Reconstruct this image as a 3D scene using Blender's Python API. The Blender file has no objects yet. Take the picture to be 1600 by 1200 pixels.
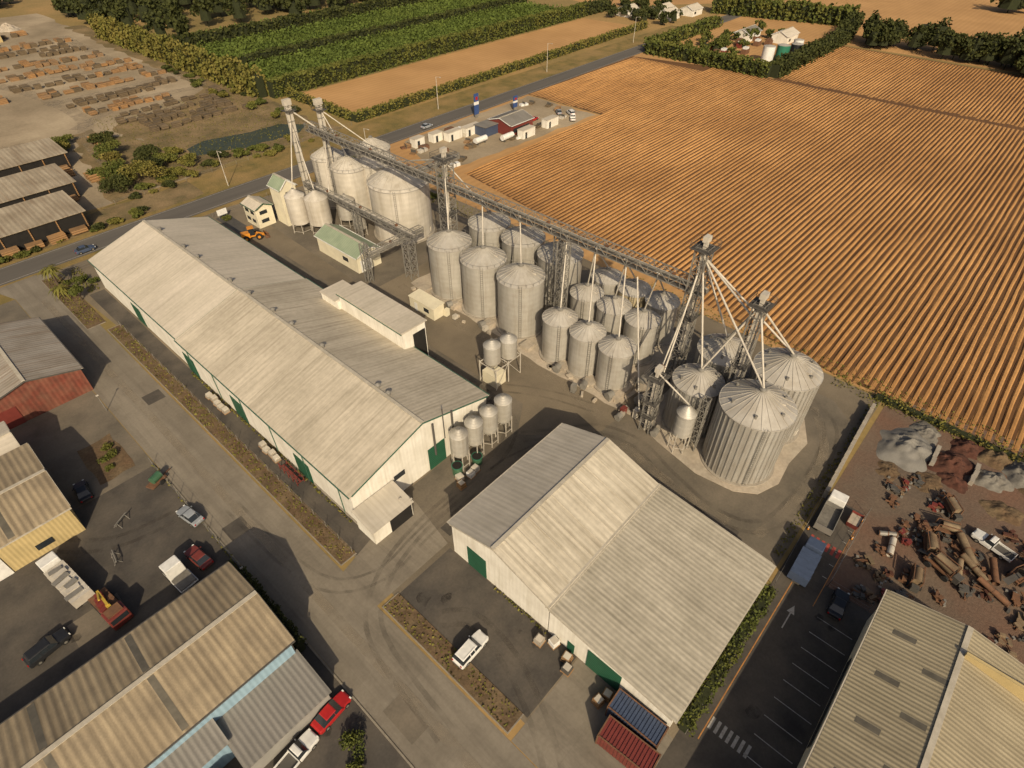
import bpy, math, random
import numpy as np
from mathutils import Vector, Matrix, noise as mnoise
random.seed(7); rng=np.random.default_rng(7)
scene=bpy.context.scene
COL=scene.collection

# ------------------------------------------------------------------ materials
def mat(name,c1,c2=None,scale=.5,rough=.85,metal=0.,c3=None,scale3=.06,mix3=.5,rib=None,bump=.0,bscale=3.,stretch=(1,1,1),spec=.3,fine=0.,fscale=6.,brick=None,rib2=None,alpha=None,streak=None):
    m=bpy.data.materials.new(name);m.use_nodes=True
    nt=m.node_tree;N=nt.nodes;L=nt.links
    b=N['Principled BSDF'];b.inputs['Roughness'].default_value=rough;b.inputs['Metallic'].default_value=metal
    b.inputs['Specular IOR Level'].default_value=spec
    g=N.new('ShaderNodeNewGeometry');pos=g.outputs['Position']
    def mapped(sc):
        mp=N.new('ShaderNodeMapping');mp.inputs['Scale'].default_value=sc;L.new(pos,mp.inputs['Vector']);return mp.outputs[0]
    mpo=mapped(stretch)
    c2=c2 or tuple(x*.8 for x in c1)
    def noise(sc,det=6,vec=None,lo=.35,hi=.65,r=.6):
        n=N.new('ShaderNodeTexNoise');n.inputs['Scale'].default_value=sc;n.inputs['Detail'].default_value=det;n.inputs['Roughness'].default_value=r
        L.new(vec or mpo,n.inputs['Vector'])
        mr=N.new('ShaderNodeMapRange');mr.inputs['From Min'].default_value=lo;mr.inputs['From Max'].default_value=hi
        L.new(n.outputs['Fac'],mr.inputs['Value']);return mr.outputs[0]
    def mixc(f,a,bb,mode='MIX'):
        x=N.new('ShaderNodeMix');x.data_type='RGBA';x.blend_type=mode
        if isinstance(f,float):x.inputs[0].default_value=f
        else:L.new(f,x.inputs[0])
        for i,v in ((6,a),(7,bb)):
            if isinstance(v,tuple):x.inputs[i].default_value=(*v,1)
            else:L.new(v,x.inputs[i])
        return x.outputs[2]
    def math_(op,a,bb=None,c=None):
        x=N.new('ShaderNodeMath');x.operation=op
        for i,v in enumerate((a,bb,c)):
            if v is None:continue
            if isinstance(v,(int,float)):x.inputs[i].default_value=v
            else:L.new(v,x.inputs[i])
        return x.outputs[0]
    def grey(k):
        cc=N.new('ShaderNodeCombineColor');[L.new(k,cc.inputs[i]) for i in range(3)];return cc.outputs[0]
    col=mixc(noise(scale),c1,c2)
    if c3:
        f=math_('MULTIPLY',noise(scale3,5,pos,.42,.68),mix3);col=mixc(f,col,c3)
    if streak:
        sv,sm,sc=streak   # runoff stains drawn out down the slope
        f=math_('MULTIPLY',noise(1.,5,mapped(sv),.48,.72,.65),sm);col=mixc(f,col,sc)
    hgt=None
    if fine>0:
        nf=noise(fscale,4,pos,.2,.8);k=math_('MULTIPLY_ADD',nf,2*fine,1-fine);col=mixc(1.,col,grey(k),'MULTIPLY')
    for rb in (rib,rib2):
        if not rb:continue
        ax,sp,amp,bm=rb
        s=N.new('ShaderNodeSeparateXYZ');L.new(pos,s.inputs[0])
        v=math_('SINE',math_('MULTIPLY',s.outputs[ax],2*math.pi/sp))
        k=math_('MULTIPLY_ADD',v,amp,1-amp);col=mixc(1.,col,grey(k),'MULTIPLY')
        if bm>0:
            h=math_('MULTIPLY',v,bm);hgt=h if hgt is None else math_('ADD',hgt,h)
    if brick:
        ax0,ax1,sz0,sz1,amt=brick
        s=N.new('ShaderNodeSeparateXYZ');L.new(pos,s.inputs[0])
        u=math_('DIVIDE',s.outputs[ax0],sz0);w=math_('DIVIDE',s.outputs[ax1],sz1)
        cx=N.new('ShaderNodeCombineXYZ');L.new(math_('FLOOR',u),cx.inputs[0]);L.new(math_('FLOOR',w),cx.inputs[1])
        wn=N.new('ShaderNodeTexWhiteNoise');L.new(cx.outputs[0],wn.inputs['Vector'])
        k=math_('MULTIPLY_ADD',wn.outputs['Value'],2*amt,1-amt)
        j=math_('MINIMUM',math_('PINGPONG',u,.5),math_('MULTIPLY',math_('PINGPONG',w,.5),sz1/sz0))
        jj=N.new('ShaderNodeMapRange');jj.inputs['From Max'].default_value=.06/sz0*1.2;jj.inputs['To Min'].default_value=1-2.2*amt;L.new(j,jj.inputs['Value'])
        k=math_('MULTIPLY',k,jj.outputs[0]);col=mixc(1.,col,grey(k),'MULTIPLY')
    if bump>0:
        h=math_('MULTIPLY',noise(bscale,5,pos,0,1),bump);hgt=h if hgt is None else math_('ADD',hgt,h)
    if hgt is not None:
        bn=N.new('ShaderNodeBump');bn.inputs['Distance'].default_value=1.;L.new(hgt,bn.inputs['Height']);L.new(bn.outputs[0],b.inputs['Normal'])
    L.new(col,b.inputs['Base Color'])
    if alpha:
        L.new(math_('MULTIPLY',noise(alpha[1],6,pos,.36,.66),alpha[0]),b.inputs['Alpha'])
    return m
M={}
SX=(.07,1.9,.07);SY=(1.9,.09,.09)
M['roof_long']=mat('weathered_roof',(.54,.48,.38),(.44,.39,.305),.12,.7,c3=(.33,.29,.22),scale3=.10,mix3=.65,rib=(1,.75,.03,.006),stretch=(.25,1.6,1),fine=.13,fscale=1.3,brick=(1,0,5.2,60,.03),streak=(SX,.75,(.27,.235,.175)))
M['roof_long2']=mat('weathered_roof_far',(.56,.50,.41),(.48,.43,.345),.12,.7,c3=(.38,.34,.27),scale3=.08,mix3=.55,rib=(1,.75,.02,.005),stretch=(.25,1.6,1),fine=.1,fscale=1.5,brick=(1,0,5.2,60,.025),streak=(SX,.55,(.31,.275,.21)))
M['roof_r1']=mat('painted_roof',(.50,.455,.38),(.41,.375,.315),.2,.65,c3=(.30,.27,.215),scale3=.15,mix3=.55,rib=(0,.75,.025,.006),stretch=(1.6,.3,1),fine=.1,fscale=1.2,brick=(0,1,4.6,4.1,.03),streak=(SY,.5,(.28,.25,.195)))
M['roof_r2']=mat('streaked_roof',(.55,.50,.40),(.45,.405,.32),.25,.65,c3=(.33,.295,.225),scale3=.2,mix3=.5,rib=(0,.78,.045,.010),stretch=(1.6,.2,1),fine=.13,fscale=1.2,streak=((1.3,.06,.06),.85,(.25,.215,.155)))
M['roof_r3']=mat('ribbed_roof',(.45,.41,.325),(.37,.335,.265),.3,.65,c3=(.27,.245,.185),scale3=.2,mix3=.55,rib=(0,.62,.07,.016),stretch=(1.5,.3,1),fine=.15,fscale=1.4,streak=(SY,.65,(.23,.205,.155)))
M['roof_tan']=mat('old_tan_roof',(.36,.29,.19),(.27,.215,.14),.3,.75,c3=(.18,.145,.10),scale3=.25,mix3=.65,rib=(0,.8,.11,.025),stretch=(1.5,.3,1),fine=.16,streak=(SY,.6,(.17,.135,.09)))
M['roof_cream']=mat('cream_roof',(.39,.335,.225),(.32,.275,.18),.3,.7,c3=(.25,.21,.14),scale3=.2,mix3=.5,rib=(0,.5,.10,.02),stretch=(1.5,.3,1),fine=.12,streak=(SY,.5,(.21,.175,.115)))
M['roof_grey']=mat('grey_roof',(.24,.225,.20),(.185,.175,.155),.3,.65,c3=(.14,.125,.105),rib=(0,.6,.1,.02),stretch=(1.5,.3,1),fine=.12)
M['roof_greyy']=mat('grey_iron_roof',(.37,.335,.285),(.28,.25,.21),.3,.65,c3=(.20,.165,.12),scale3=.2,mix3=.6,rib=(1,.7,.06,.015),stretch=(.3,1.5,1),fine=.12,streak=(SX,.7,(.20,.14,.09)))
M['roof_barn']=mat('barn_roof',(.38,.325,.24),(.29,.245,.18),.3,.75,c3=(.19,.15,.10),scale3=.15,mix3=.6,rib=(0,1.1,.07,.015),stretch=(1.5,.3,1),fine=.15,streak=(SY,.6,(.19,.13,.08)))
M['roof_green']=mat('green_roof',(.27,.32,.22),(.22,.27,.185),.5,.65,rib=(1,.6,.05,.01),fine=.1)
M['skylight']=mat('aged_skylight_sheet',(.095,.085,.065),(.14,.125,.095),1.,.45,spec=.4)
M['ridge']=mat('ridge_capping',(.44,.40,.325),(.35,.315,.25),1.,.65,fine=.1)
M['white']=mat('white_wall',(.74,.71,.63),(.66,.63,.55),.5,.75,c3=(.46,.42,.34),scale3=.3,mix3=.35,rib=(1,.6,.02,.003),rib2=(0,.6,.02,.003),streak=((1.2,1.2,.12),.4,(.40,.35,.26)))
M['cream']=mat('cream_wall',(.64,.59,.44),(.56,.51,.38),.5,.75,fine=.08)
M['yellow']=mat('yellow_wall',(.50,.39,.19),(.42,.33,.16),.5,.75,rib=(0,.5,.08,.01))
M['redwall']=mat('red_rusty_wall',(.20,.055,.035),(.13,.045,.03),.7,.85,c3=(.26,.14,.09),scale3=.4,mix3=.5,rib=(0,.7,.1,.012),streak=((1.2,1.2,.12),.6,(.10,.05,.035)))
M['bluewall']=mat('blue_wall',(.27,.39,.47),(.22,.33,.41),.5,.65,rib=(0,.6,.06,.01))
M['tanwall']=mat('tan_wall',(.36,.31,.22),(.29,.25,.18),.5,.75,rib=(1,.5,.06,.01))
M['greywall']=mat('grey_wall',(.30,.29,.26),(.24,.23,.21),.5,.75,rib=(1,.5,.05,.01))
M['dkgreen']=mat('green_door',(.022,.10,.055),(.02,.08,.045),1,.55,rib=(2,.4,.12,.01))
M['dark']=mat('dark_opening',(.012,.011,.010),(.018,.016,.014),1,.9)
M['trim']=mat('green_trim',(.05,.12,.08),(.04,.10,.07),1,.55)
M['glass']=mat('dark_glass',(.02,.025,.03),(.025,.03,.035),1,.12,spec=.6)
M['concwall']=mat('concrete_wall',(.33,.295,.24),(.25,.22,.18),.8,.9,fine=.15)
M['galv']=mat('galvanised_sheet',(.50,.475,.42),(.41,.39,.345),.4,.55,.35,c3=(.33,.295,.235),scale3=.3,mix3=.5,rib=(2,.24,.03,.006),rib2=(2,1.12,.025,.003),stretch=(1,1,.2),fine=.07,streak=((1.1,1.1,.08),.5,(.27,.235,.185)))
M['galvroof']=mat('galvanised_cone',(.46,.435,.385),(.39,.365,.32),.7,.55,.25,c3=(.29,.25,.19),scale3=.3,mix3=.45,fine=.08)
M['galv2']=mat('rib_silo_sheet',(.40,.385,.345),(.32,.305,.275),.5,.55,.25,c3=(.27,.235,.185),scale3=.3,mix3=.45,rib=(2,.35,.03,.006),stretch=(1,1,.2),streak=((1.1,1.1,.08),.5,(.22,.19,.15)))
M['whitesilo']=mat('pale_silo',(.56,.52,.45),(.46,.425,.365),.4,.65,.1,c3=(.36,.32,.25),scale3=.25,mix3=.55,rib=(2,1.3,.025,.004),stretch=(1,1,.15),fine=.06,streak=((.9,.9,.06),.6,(.30,.26,.20)))
M['tansilo']=mat('tan_silo',(.42,.35,.22),(.36,.3,.19),.5,.7)
M['steel']=mat('galvanised_steel',(.25,.235,.205),(.18,.17,.15),.6,.55,.2)
M['palesteel']=mat('pale_steel',(.52,.48,.405),(.40,.365,.31),.6,.65,.1)
M['darksteel']=mat('dark_steel',(.10,.093,.083),(.075,.07,.062),.6,.65,.2)
M['rust']=mat('rusty_steel',(.17,.085,.045),(.11,.06,.036),1.5,.85)
M['oldpipe']=mat('weathered_duct',(.24,.18,.11),(.16,.12,.075),.8,.8,c3=(.12,.07,.04),scale3=.5,mix3=.7,fine=.2)
# grounds
M['base']=mat('dry_pasture',(.34,.215,.085),(.23,.165,.065),.02,.95,c3=(.11,.105,.035),scale3=.012,mix3=.8,fine=.2,fscale=.8)
M['grass']=mat('dry_grass',(.215,.15,.05),(.12,.10,.032),.25,.95,c3=(.29,.19,.08),scale3=.08,mix3=.7,fine=.25,fscale=3,bump=.12,bscale=2)
M['scrub']=mat('scrubby_ground',(.17,.12,.06),(.11,.09,.04),.3,.98,c3=(.27,.19,.10),scale3=.09,mix3=.8,fine=.3,fscale=2,bump=.2,bscale=1)
M['yardgravel']=mat('yard_gravel',(.165,.135,.095),(.12,.10,.072),.12,.95,c3=(.22,.18,.125),scale3=.05,mix3=.8,fine=.14,fscale=4,bump=.02)
M['timberyard']=mat('pale_gravel',(.37,.30,.205),(.26,.205,.135),.05,.95,c3=(.17,.135,.085),scale3=.03,mix3=.8,fine=.15,fscale=1)
M['asphalt']=mat('asphalt',(.072,.064,.054),(.053,.047,.041),.3,.92,c3=(.115,.098,.077),scale3=.16,mix3=.75,fine=.16,fscale=3)
M['asphalt2']=mat('worn_asphalt',(.14,.12,.09),(.098,.085,.066),.2,.92,c3=(.19,.158,.118),scale3=.13,mix3=.7,fine=.14,fscale=3)
M['road']=mat('chip_seal_road',(.115,.104,.09),(.09,.082,.072),.2,.88,fine=.08,stretch=(.1,1.5,1))
M['conc']=mat('concrete_pavement',(.225,.196,.152),(.175,.152,.118),.16,.92,c3=(.125,.107,.082),scale3=.16,mix3=.6,fine=.12,fscale=2.5,stretch=(1.6,.25,1),brick=(0,1,4.25,9.,.035),streak=((.9,.05,1),.45,(.10,.086,.068)))
M['kerb']=mat('kerb_concrete',(.25,.22,.17),(.185,.16,.125),.8,.92,fine=.15)
M['slab']=mat('dusty_slab',(.40,.35,.275),(.29,.25,.195),.3,.92,c3=(.46,.38,.29),scale3=.2,mix3=.7,fine=.18,fscale=2)
M['dirt']=mat('brown_dirt',(.125,.078,.043),(.085,.058,.033),.4,.98,c3=(.17,.125,.07),scale3=.3,mix3=.7,fine=.28,fscale=2.5,bump=.15,bscale=1.5)
M['reddirt']=mat('yard_dirt',(.135,.10,.072),(.095,.074,.056),.12,.98,c3=(.17,.088,.055),scale3=.06,mix3=.8,fine=.2,fscale=2,bump=.08)
M['soil']=mat('ploughed_soil_ridge',(.455,.245,.090),(.36,.188,.066),.04,.98,c3=(.27,.135,.046),scale3=.016,mix3=.8,fine=.22,fscale=1.1)
M['furrow']=mat('furrow_soil',(.13,.064,.025),(.10,.049,.02),.1,.98,fine=.2)
M['soil2']=mat('dry_soil',(.47,.275,.115),(.39,.225,.09),.05,.98,c3=(.33,.185,.075),scale3=.03,mix3=.5,rib=(1,2.4,.05,.0),fine=.1)
M['water']=mat('pond_water',(.05,.055,.025),(.035,.042,.02),.2,.3,spec=.25)
M['wpaint']=mat('white_road_paint',(.42,.40,.355),(.27,.25,.22),3,.75)
M['ypaint']=mat('orange_road_paint',(.46,.21,.06),(.30,.14,.05),2,.75)
M['rpaint']=mat('red_road_paint',(.33,.06,.045),(.24,.05,.04),2,.75)
M['gheap']=mat('grey_aggregate',(.17,.158,.135),(.12,.11,.095),.7,.98,fine=.25,fscale=3)
M['tarp']=mat('grey_heap_cover',(.20,.19,.17),(.155,.147,.13),.5,.8,fine=.12,c3=(.13,.12,.10),scale3=.4)
M['rheap']=mat('red_scoria',(.085,.034,.022),(.06,.027,.018),.7,.98,fine=.3,fscale=3)
M['timber']=mat('sawn_timber',(.38,.21,.085),(.27,.155,.07),.35,.9,c3=(.20,.15,.10),scale3=.08,mix3=.6,rib=(2,.5,.2,.03))
M['oldtimber']=mat('grey_timber',(.17,.125,.075),(.12,.09,.055),.35,.9,rib=(2,.5,.2,.03))
M['tyremark']=mat('tyre_marks',(.06,.05,.04),(.07,.06,.048),1.,.95,alpha=(.26,.3))
M['dustmark']=mat('pale_dust',(.33,.275,.20),(.27,.225,.165),1.,.98,alpha=(.42,.3))
M['oil']=mat('oil_stain',(.03,.026,.022),(.04,.035,.03),1.,.6,alpha=(.5,.7))
def foliage(name,a,b_,c,s=.5):return mat(name,a,b_,s,.8,c3=c,scale3=.15,mix3=.8,fine=.35,fscale=2.2,spec=.15)
M['leafdark']=foliage('dark_leaves',(.038,.045,.013),(.06,.064,.017),(.022,.028,.010))
M['leaf']=foliage('green_leaves',(.08,.092,.02),(.052,.066,.016),(.125,.12,.027))
M['leafy']=foliage('yellow_green_leaves',(.14,.128,.028),(.09,.093,.022),(.17,.135,.037))
M['orch']=foliage('orchard_leaves',(.07,.10,.02),(.10,.13,.026),(.05,.07,.016),.08)
M['orchgrass']=mat('orchard_grass',(.10,.12,.03),(.14,.145,.04),.1,.95,fine=.2)
M['bark']=mat('bark',(.10,.075,.05),(.07,.05,.035),2,.95)
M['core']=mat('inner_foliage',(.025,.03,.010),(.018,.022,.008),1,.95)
M['tyre']=mat('tyre_rubber',(.018,.018,.018),(.022,.022,.022),1,.8)
for n,c in dict(c_white=(.70,.69,.65),c_red=(.38,.018,.018),c_black=(.02,.021,.024),c_silver=(.28,.30,.32),c_blue=(.04,.08,.22),c_orange=(.62,.25,.03),c_green=(.05,.12,.065),c_dblue=(.055,.075,.125),c_dred=(.17,.038,.03),c_yellow=(.5,.34,.05),c_teal=(.03,.16,.10)).items():
    M[n]=mat('paint_'+n[2:],c,tuple(x*.82 for x in c),1.5,.4,spec=.45,fine=.08)
M['lampglass']=mat('lamp_glass',(.7,.7,.65),(.6,.6,.55),1,.2)
M['tail']=mat('tail_lamp',(.4,.01,.01),(.3,.01,.01),1,.2)

# ------------------------------------------------------------------ mesh tools
class Part:
    def __init__(s,name,m): s.name=name;s.m=m;s.v=[];s.f=[];s.sm=[]
    def add(s,vs,fs,smooth=False):
        o=len(s.v);s.v+= [tuple(v) for v in vs]
        for f in fs: s.f.append(tuple(o+i for i in f));s.sm.append(smooth)
    def box(s,x0,y0,z0,x1,y1,z1):
        vs=[(x,y,z) for z in(z0,z1) for x,y in((x0,y0),(x1,y0),(x1,y1),(x0,y1))]
        s.add(vs,[(3,2,1,0),(4,5,6,7),(0,1,5,4),(1,2,6,5),(2,3,7,6),(3,0,4,7)])
    def obox(s,cx,cy,cz,lx,ly,lz,ang=0):
        c,sn=math.cos(ang),math.sin(ang);vs=[]
        for z in(-lz/2,lz/2):
            for x,y in((-lx/2,-ly/2),(lx/2,-ly/2),(lx/2,ly/2),(-lx/2,ly/2)):
                vs.append((cx+x*c-y*sn,cy+x*sn+y*c,cz+z))
        s.add(vs,[(3,2,1,0),(4,5,6,7),(0,1,5,4),(1,2,6,5),(2,3,7,6),(3,0,4,7)])
    def beam(s,a,b,w,h=None):
        a=Vector(a);b=Vector(b);d=(b-a);
        if d.length<1e-6:return
        d.normalize();up=Vector((0,0,1)) if abs(d.z)<.95 else Vector((1,0,0))
        r=d.cross(up).normalized()*w/2;u=r.cross(d).normalized()*(h or w)/2
        vs=[p+i*r+j*u for p in(a,b) for i,j in((-1,-1),(1,-1),(1,1),(-1,1))]
        s.add(vs,[(0,1,2,3),(7,6,5,4),(0,4,5,1),(1,5,6,2),(2,6,7,3),(3,7,4,0)])
    def cyl(s,a,b,r,r2=None,n=16,cap=True,smooth=True):
        a=Vector(a);b=Vector(b);r2=r if r2 is None else r2;d=(b-a).normalized()
        up=Vector((0,0,1)) if abs(d.z)<.95 else Vector((1,0,0))
        e=d.cross(up).normalized();g=d.cross(e)
        vs=[];fs=[]
        for p,rr in((a,r),(b,r2)):
            for i in range(n):
                t=2*math.pi*i/n;vs.append(p+e*rr*math.cos(t)+g*rr*math.sin(t))
        for i in range(n):
            j=(i+1)%n;fs.append((i,j,n+j,n+i))
        s.add(vs,fs,smooth)
        if cap:
            if r>0.001:s.add(vs[:n],[tuple(range(n-1,-1,-1))])
            if r2>0.001:s.add(vs[n:],[tuple(range(n))])
    def cone(s,x,y,z0,r0,z1,r1,n=24,smooth=True):
        s.cyl((x,y,z0),(x,y,z1),r0,r1,n,smooth=smooth)
    def poly(s,pts): s.add(pts,[tuple(range(len(pts)))])
    def prism(s,pts,z0,z1):
        n=len(pts);vs=[(x,y,z0) for x,y in pts]+[(x,y,z1) for x,y in pts]
        s.add(vs,[tuple(range(n-1,-1,-1)),tuple(range(n,2*n))]+[(i,(i+1)%n,n+(i+1)%n,n+i) for i in range(n)])
class Obj:
    def __init__(s,name,loc=(0,0,0)): s.name=name;s.loc=Vector(loc);s.p={}
    def __call__(s,pn,m):
        if pn not in s.p: s.p[pn]=Part(pn,M[m] if isinstance(m,str) else m)
        return s.p[pn]
    def done(s,rot=0,bevel=None):
        R=Matrix.Translation(s.loc)@Matrix.Rotation(rot,4,'Z')
        single=len(s.p)==1
        if not single:
            e=bpy.data.objects.new(s.name,None);e.empty_display_size=.5;e.matrix_world=R;COL.objects.link(e)
        for pn,q in s.p.items():
            me=bpy.data.meshes.new(s.name+'_'+pn);me.from_pydata(q.v,[],q.f);me.materials.append(q.m)
            me.polygons.foreach_set('use_smooth',q.sm)
            ob=bpy.data.objects.new(s.name if single else pn,me)
            COL.objects.link(ob)
            if single: ob.matrix_world=R
            else: ob.parent=e
            if bevel and pn in bevel:
                bv=ob.modifiers.new('bevel','BEVEL');bv.width=bevel[pn];bv.segments=2;bv.limit_method='ANGLE'
        return s
def sheet(name,pts,z,m):
    o=Obj(name);o('surface',m).poly([(x,y,z) for x,y in pts]);o.done()
def rect(name,x0,y0,x1,y1,z,m): sheet(name,[(x0,y0),(x1,y0),(x1,y1),(x0,y1)],z,m)
def rag(pts,amp,step=4.):
    out=[];n=len(pts)
    for i in range(n):
        (x0,y0),(x1,y1)=pts[i],pts[(i+1)%n];L=math.hypot(x1-x0,y1-y0);k=max(1,int(L/step))
        for j in range(k):
            t=j/k;a=random.uniform(-amp,amp);out.append((x0+(x1-x0)*t-(y1-y0)/L*a,y0+(y1-y0)*t+(x1-x0)/L*a))
    return out
def quadcloud(name,P,s,m,parent=None,loc=(0,0,0)):
    P=np.asarray(P,float);n=len(P)
    s=s*rng.uniform(.6,1.4,n)[:,None]
    a=rng.normal(size=(n,3));a/=np.linalg.norm(a,axis=1)[:,None]
    b=rng.normal(size=(n,3));b-=a*(a*b).sum(1)[:,None];b/=np.linalg.norm(b,axis=1)[:,None]
    V=np.stack([P-a*s*.5-b*s*.18,P+b*s*-.45+a*s*.1,P+a*s*.5+b*s*.1,P+b*s*.45-a*s*.05],1).reshape(-1,3)
    me=bpy.data.meshes.new(name);me.vertices.add(4*n);me.vertices.foreach_set('co',V.ravel())
    me.loops.add(4*n);me.loops.foreach_set('vertex_index',np.arange(4*n,dtype=np.int32))
    me.polygons.add(n);me.polygons.foreach_set('loop_start',np.arange(0,4*n,4,dtype=np.int32))
    me.update(calc_edges=True);me.materials.append(M[m])
    ob=bpy.data.objects.new(name,me);COL.objects.link(ob)
    ob.location=loc
    if parent is not None: ob.parent=parent
    return ob
def crown_pts(c,r,h,n,k=14,sub=.36):
    d=rng.normal(size=(k,3));d/=np.linalg.norm(d,axis=1)[:,None];d[:,2]=np.abs(d[:,2])*1.2-.35
    rad=rng.uniform(.45,.95,(k,1));C=d*rad*np.array([r,r,h/2])
    i=rng.integers(0,k,n);q=rng.normal(size=(n,3));q/=np.linalg.norm(q,axis=1)[:,None]
    q*=rng.uniform(.55,1.05,(n,1))*np.array([r*sub,r*sub,h*sub*.42])
    return C[i]+q+np.array(c)
def meshobj(name,q,m,parent):
    me=bpy.data.meshes.new(name);me.from_pydata(q.v,[],q.f);me.materials.append(M[m])
    ob=bpy.data.objects.new(name,me);COL.objects.link(ob);ob.parent=parent
def tree(name,x,y,h,r,m='leaf',n=1500,trunk=.3,leaf=.4):
    e=bpy.data.objects.new(name,None);e.location=(x,y,0);COL.objects.link(e)
    q=Part('t',M['bark']);th=h*trunk
    q.cyl((0,0,0),(0,0,th*1.5),.05*h*.6+.05,.03*h*.5+.03,8)
    for i in range(6):
        t=i*1.05+random.random();L=r*.7
        q.cyl((0,0,th*(.7+.1*i*.5)),(math.cos(t)*L,math.sin(t)*L,th+h*.3+random.random()*h*.15),.02*h+.02,.02,6)
    meshobj('trunk_and_limbs',q,'bark',e)
    quadcloud('crown',crown_pts((0,0,th+(h-th)*.5),r,(h-th)*1.05,n,k=16),leaf,m,e)
def bush(name,x,y,r,h,m='leaf',n=700,leaf=.35):
    P=crown_pts((0,0,h*.5),r,h,n,k=9,sub=.5);P[:,2]=np.abs(P[:,2])
    quadcloud(name,P,leaf,m,None,loc=(x,y,0))
def hedge(name,p0,p1,w,h,dens,leaf,m,hv=.15,core=True):
    p0=np.array(p0,float);p1=np.array(p1,float);L=np.linalg.norm(p1-p0);d=(p1-p0)/L;nn=np.array([-d[1],d[0]])
    n=int(L*(w+2*h)*dens);t=rng.uniform(0,L,n);s=rng.uniform(0,w+2*h,n)
    ph=[rng.uniform(0,6.28) for _ in range(3)]
    hh=h*(1+hv*(np.sin(t*.9+ph[0])*.4+np.sin(t*2.3+ph[1])*.3+np.sin(t*.23+ph[2])*.5)+rng.normal(0,hv*.3,n))
    off=np.where(s<h,-w/2,np.where(s>h+w,w/2,s-h-w/2));z=np.where(s<h,s/h*hh,np.where(s>h+w,(s-h-w)/h*hh,hh))
    off=off+rng.normal(0,.12*w*.5+.08,n)+.12*w*np.sin(t*1.7+ph[2])
    P=np.zeros((n,3));P[:,:2]=p0+d*t[:,None]+nn*off[:,None];P[:,2]=np.maximum(z+rng.normal(0,.12,n),.05)
    e=bpy.data.objects.new(name,None);COL.objects.link(e)
    quadcloud('leaves',P,leaf,m,e)
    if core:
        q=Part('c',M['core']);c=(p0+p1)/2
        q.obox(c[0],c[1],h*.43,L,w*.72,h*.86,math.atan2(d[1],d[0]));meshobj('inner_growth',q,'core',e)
def treemass(name,pts,m,leaf=1.1,n=420):
    A=[];q=Part('c',M['core'])
    for x,y,h,r in pts:
        A.append(crown_pts((x,y,h*.55),r,h*.95,n,k=10,sub=.42))
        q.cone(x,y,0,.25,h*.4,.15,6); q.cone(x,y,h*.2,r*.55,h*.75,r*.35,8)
    e=bpy.data.objects.new(name,None);COL.objects.link(e)
    P=np.concatenate(A);P[:,2]=np.abs(P[:,2]);quadcloud('crowns',P,leaf,m,e);meshobj('trunks',q,'core',e)

# ------------------------------------------------------------------ buildings
def building(name,axis,a0,a1,prof,wall,roofs,oh=.35,th=.14,trim=None,ridge=True):
    o=Obj(name)
    T=(lambda c,a,z:(c,a,z)) if axis=='y' else (lambda c,a,z:(a,c,z))
    w=o('walls',wall)
    for a in(a0,a1):
        w.poly([T(prof[0][0],a,0)]+[T(c,a,z) for c,z in prof]+[T(prof[-1][0],a,0)])
    for c,z in(prof[0],prof[-1]): w.poly([T(c,a0,0),T(c,a1,0),T(c,a1,z),T(c,a0,z)])
    if isinstance(roofs,str):roofs=[roofs]*(len(prof)-1)
    for i in range(len(prof)-1):
        (c0,z0),(c1,z1)=prof[i],prof[i+1];sl=(z1-z0)/(c1-c0);sg=1 if c1>c0 else -1
        if i==0:c0-=sg*oh;z0-=sl*sg*oh
        if i==len(prof)-2:c1+=sg*oh;z1+=sl*sg*oh
        r=o('roof' if i==0 else 'roof_%d'%(i+1),roofs[i]);b0,b1=a0-oh,a1+oh
        lo=.02;v=[T(c,a,z+dz) for dz in(lo,lo+th) for c,z,a in((c0,z0,b0),(c1,z1,b0),(c1,z1,b1),(c0,z0,b1))]
        r.add(v,[(3,2,1,0),(4,5,6,7),(0,1,5,4),(1,2,6,5),(2,3,7,6),(3,0,4,7)])
    if ridge:
        k=max(range(len(prof)),key=lambda i:prof[i][1]);c,z=prof[k]
        if 0<k<len(prof)-1:o('ridge_cap','ridge').beam(T(c,a0-oh,z+th+.05),T(c,a1+oh,z+th+.05),.55,.1)
    if trim:
        t=o('gutter_and_barge',trim)
        for c,z in(prof[0],prof[-1]):
            s=-1 if c==prof[0][0] else 1
            s*=1 if prof[-1][0]>prof[0][0] else -1
            t.beam(T(c+s*(oh+.08),a0-oh,z-.02),T(c+s*(oh+.08),a1+oh,z-.02),.15,.16)
        for a in(a0-oh-.04,a1+oh+.04):
            for (c0,z0),(c1,z1) in zip(prof,prof[1:]):t.beam(T(c0,a,z0+.03),T(c1,a,z1+.03),.06,.24)
    return o

# ============================================================ GROUND
rect('ground',-2500,-2500,3500,3500,0,'base')
sheet('yard_pavement',[(18,-60),(52,-60),(52,1.8),(99,1.8),(101,40),(104,100),(104,150),(60,157),(16,156),(18,120)],.012,'yardgravel')
sheet('roadside_verge',[(-80,148),(330,156),(330,182),(110,183),(-80,180)],.008,'grass')
sheet('service_station_gravel',rag([(112,131),(186,127),(186,159.5),(122,158.5)],.8),.016,'timberyard')
sheet('timber_yard_ground',rag([(-60,181),(62,183),(66,205),(76,222),(108,226),(112,330),(110,470),(-60,500)],1.5,8),.012,'timberyard')
sheet('scrub_ground',rag([(40,183),(115,184),(116,420),(108,420),(106,262),(72,236),(64,222),(58,246),(50,246),(44,214)],1.8),.020,'scrub')
sheet('scrub_ground',rag([(60,226),(104,226),(106,248),(66,246)],2),.024,'scrub')
sheet('scrub_ground',rag([(-60,168.5),(60,170),(60,181),(-60,179)],1),.026,'scrub')
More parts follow.
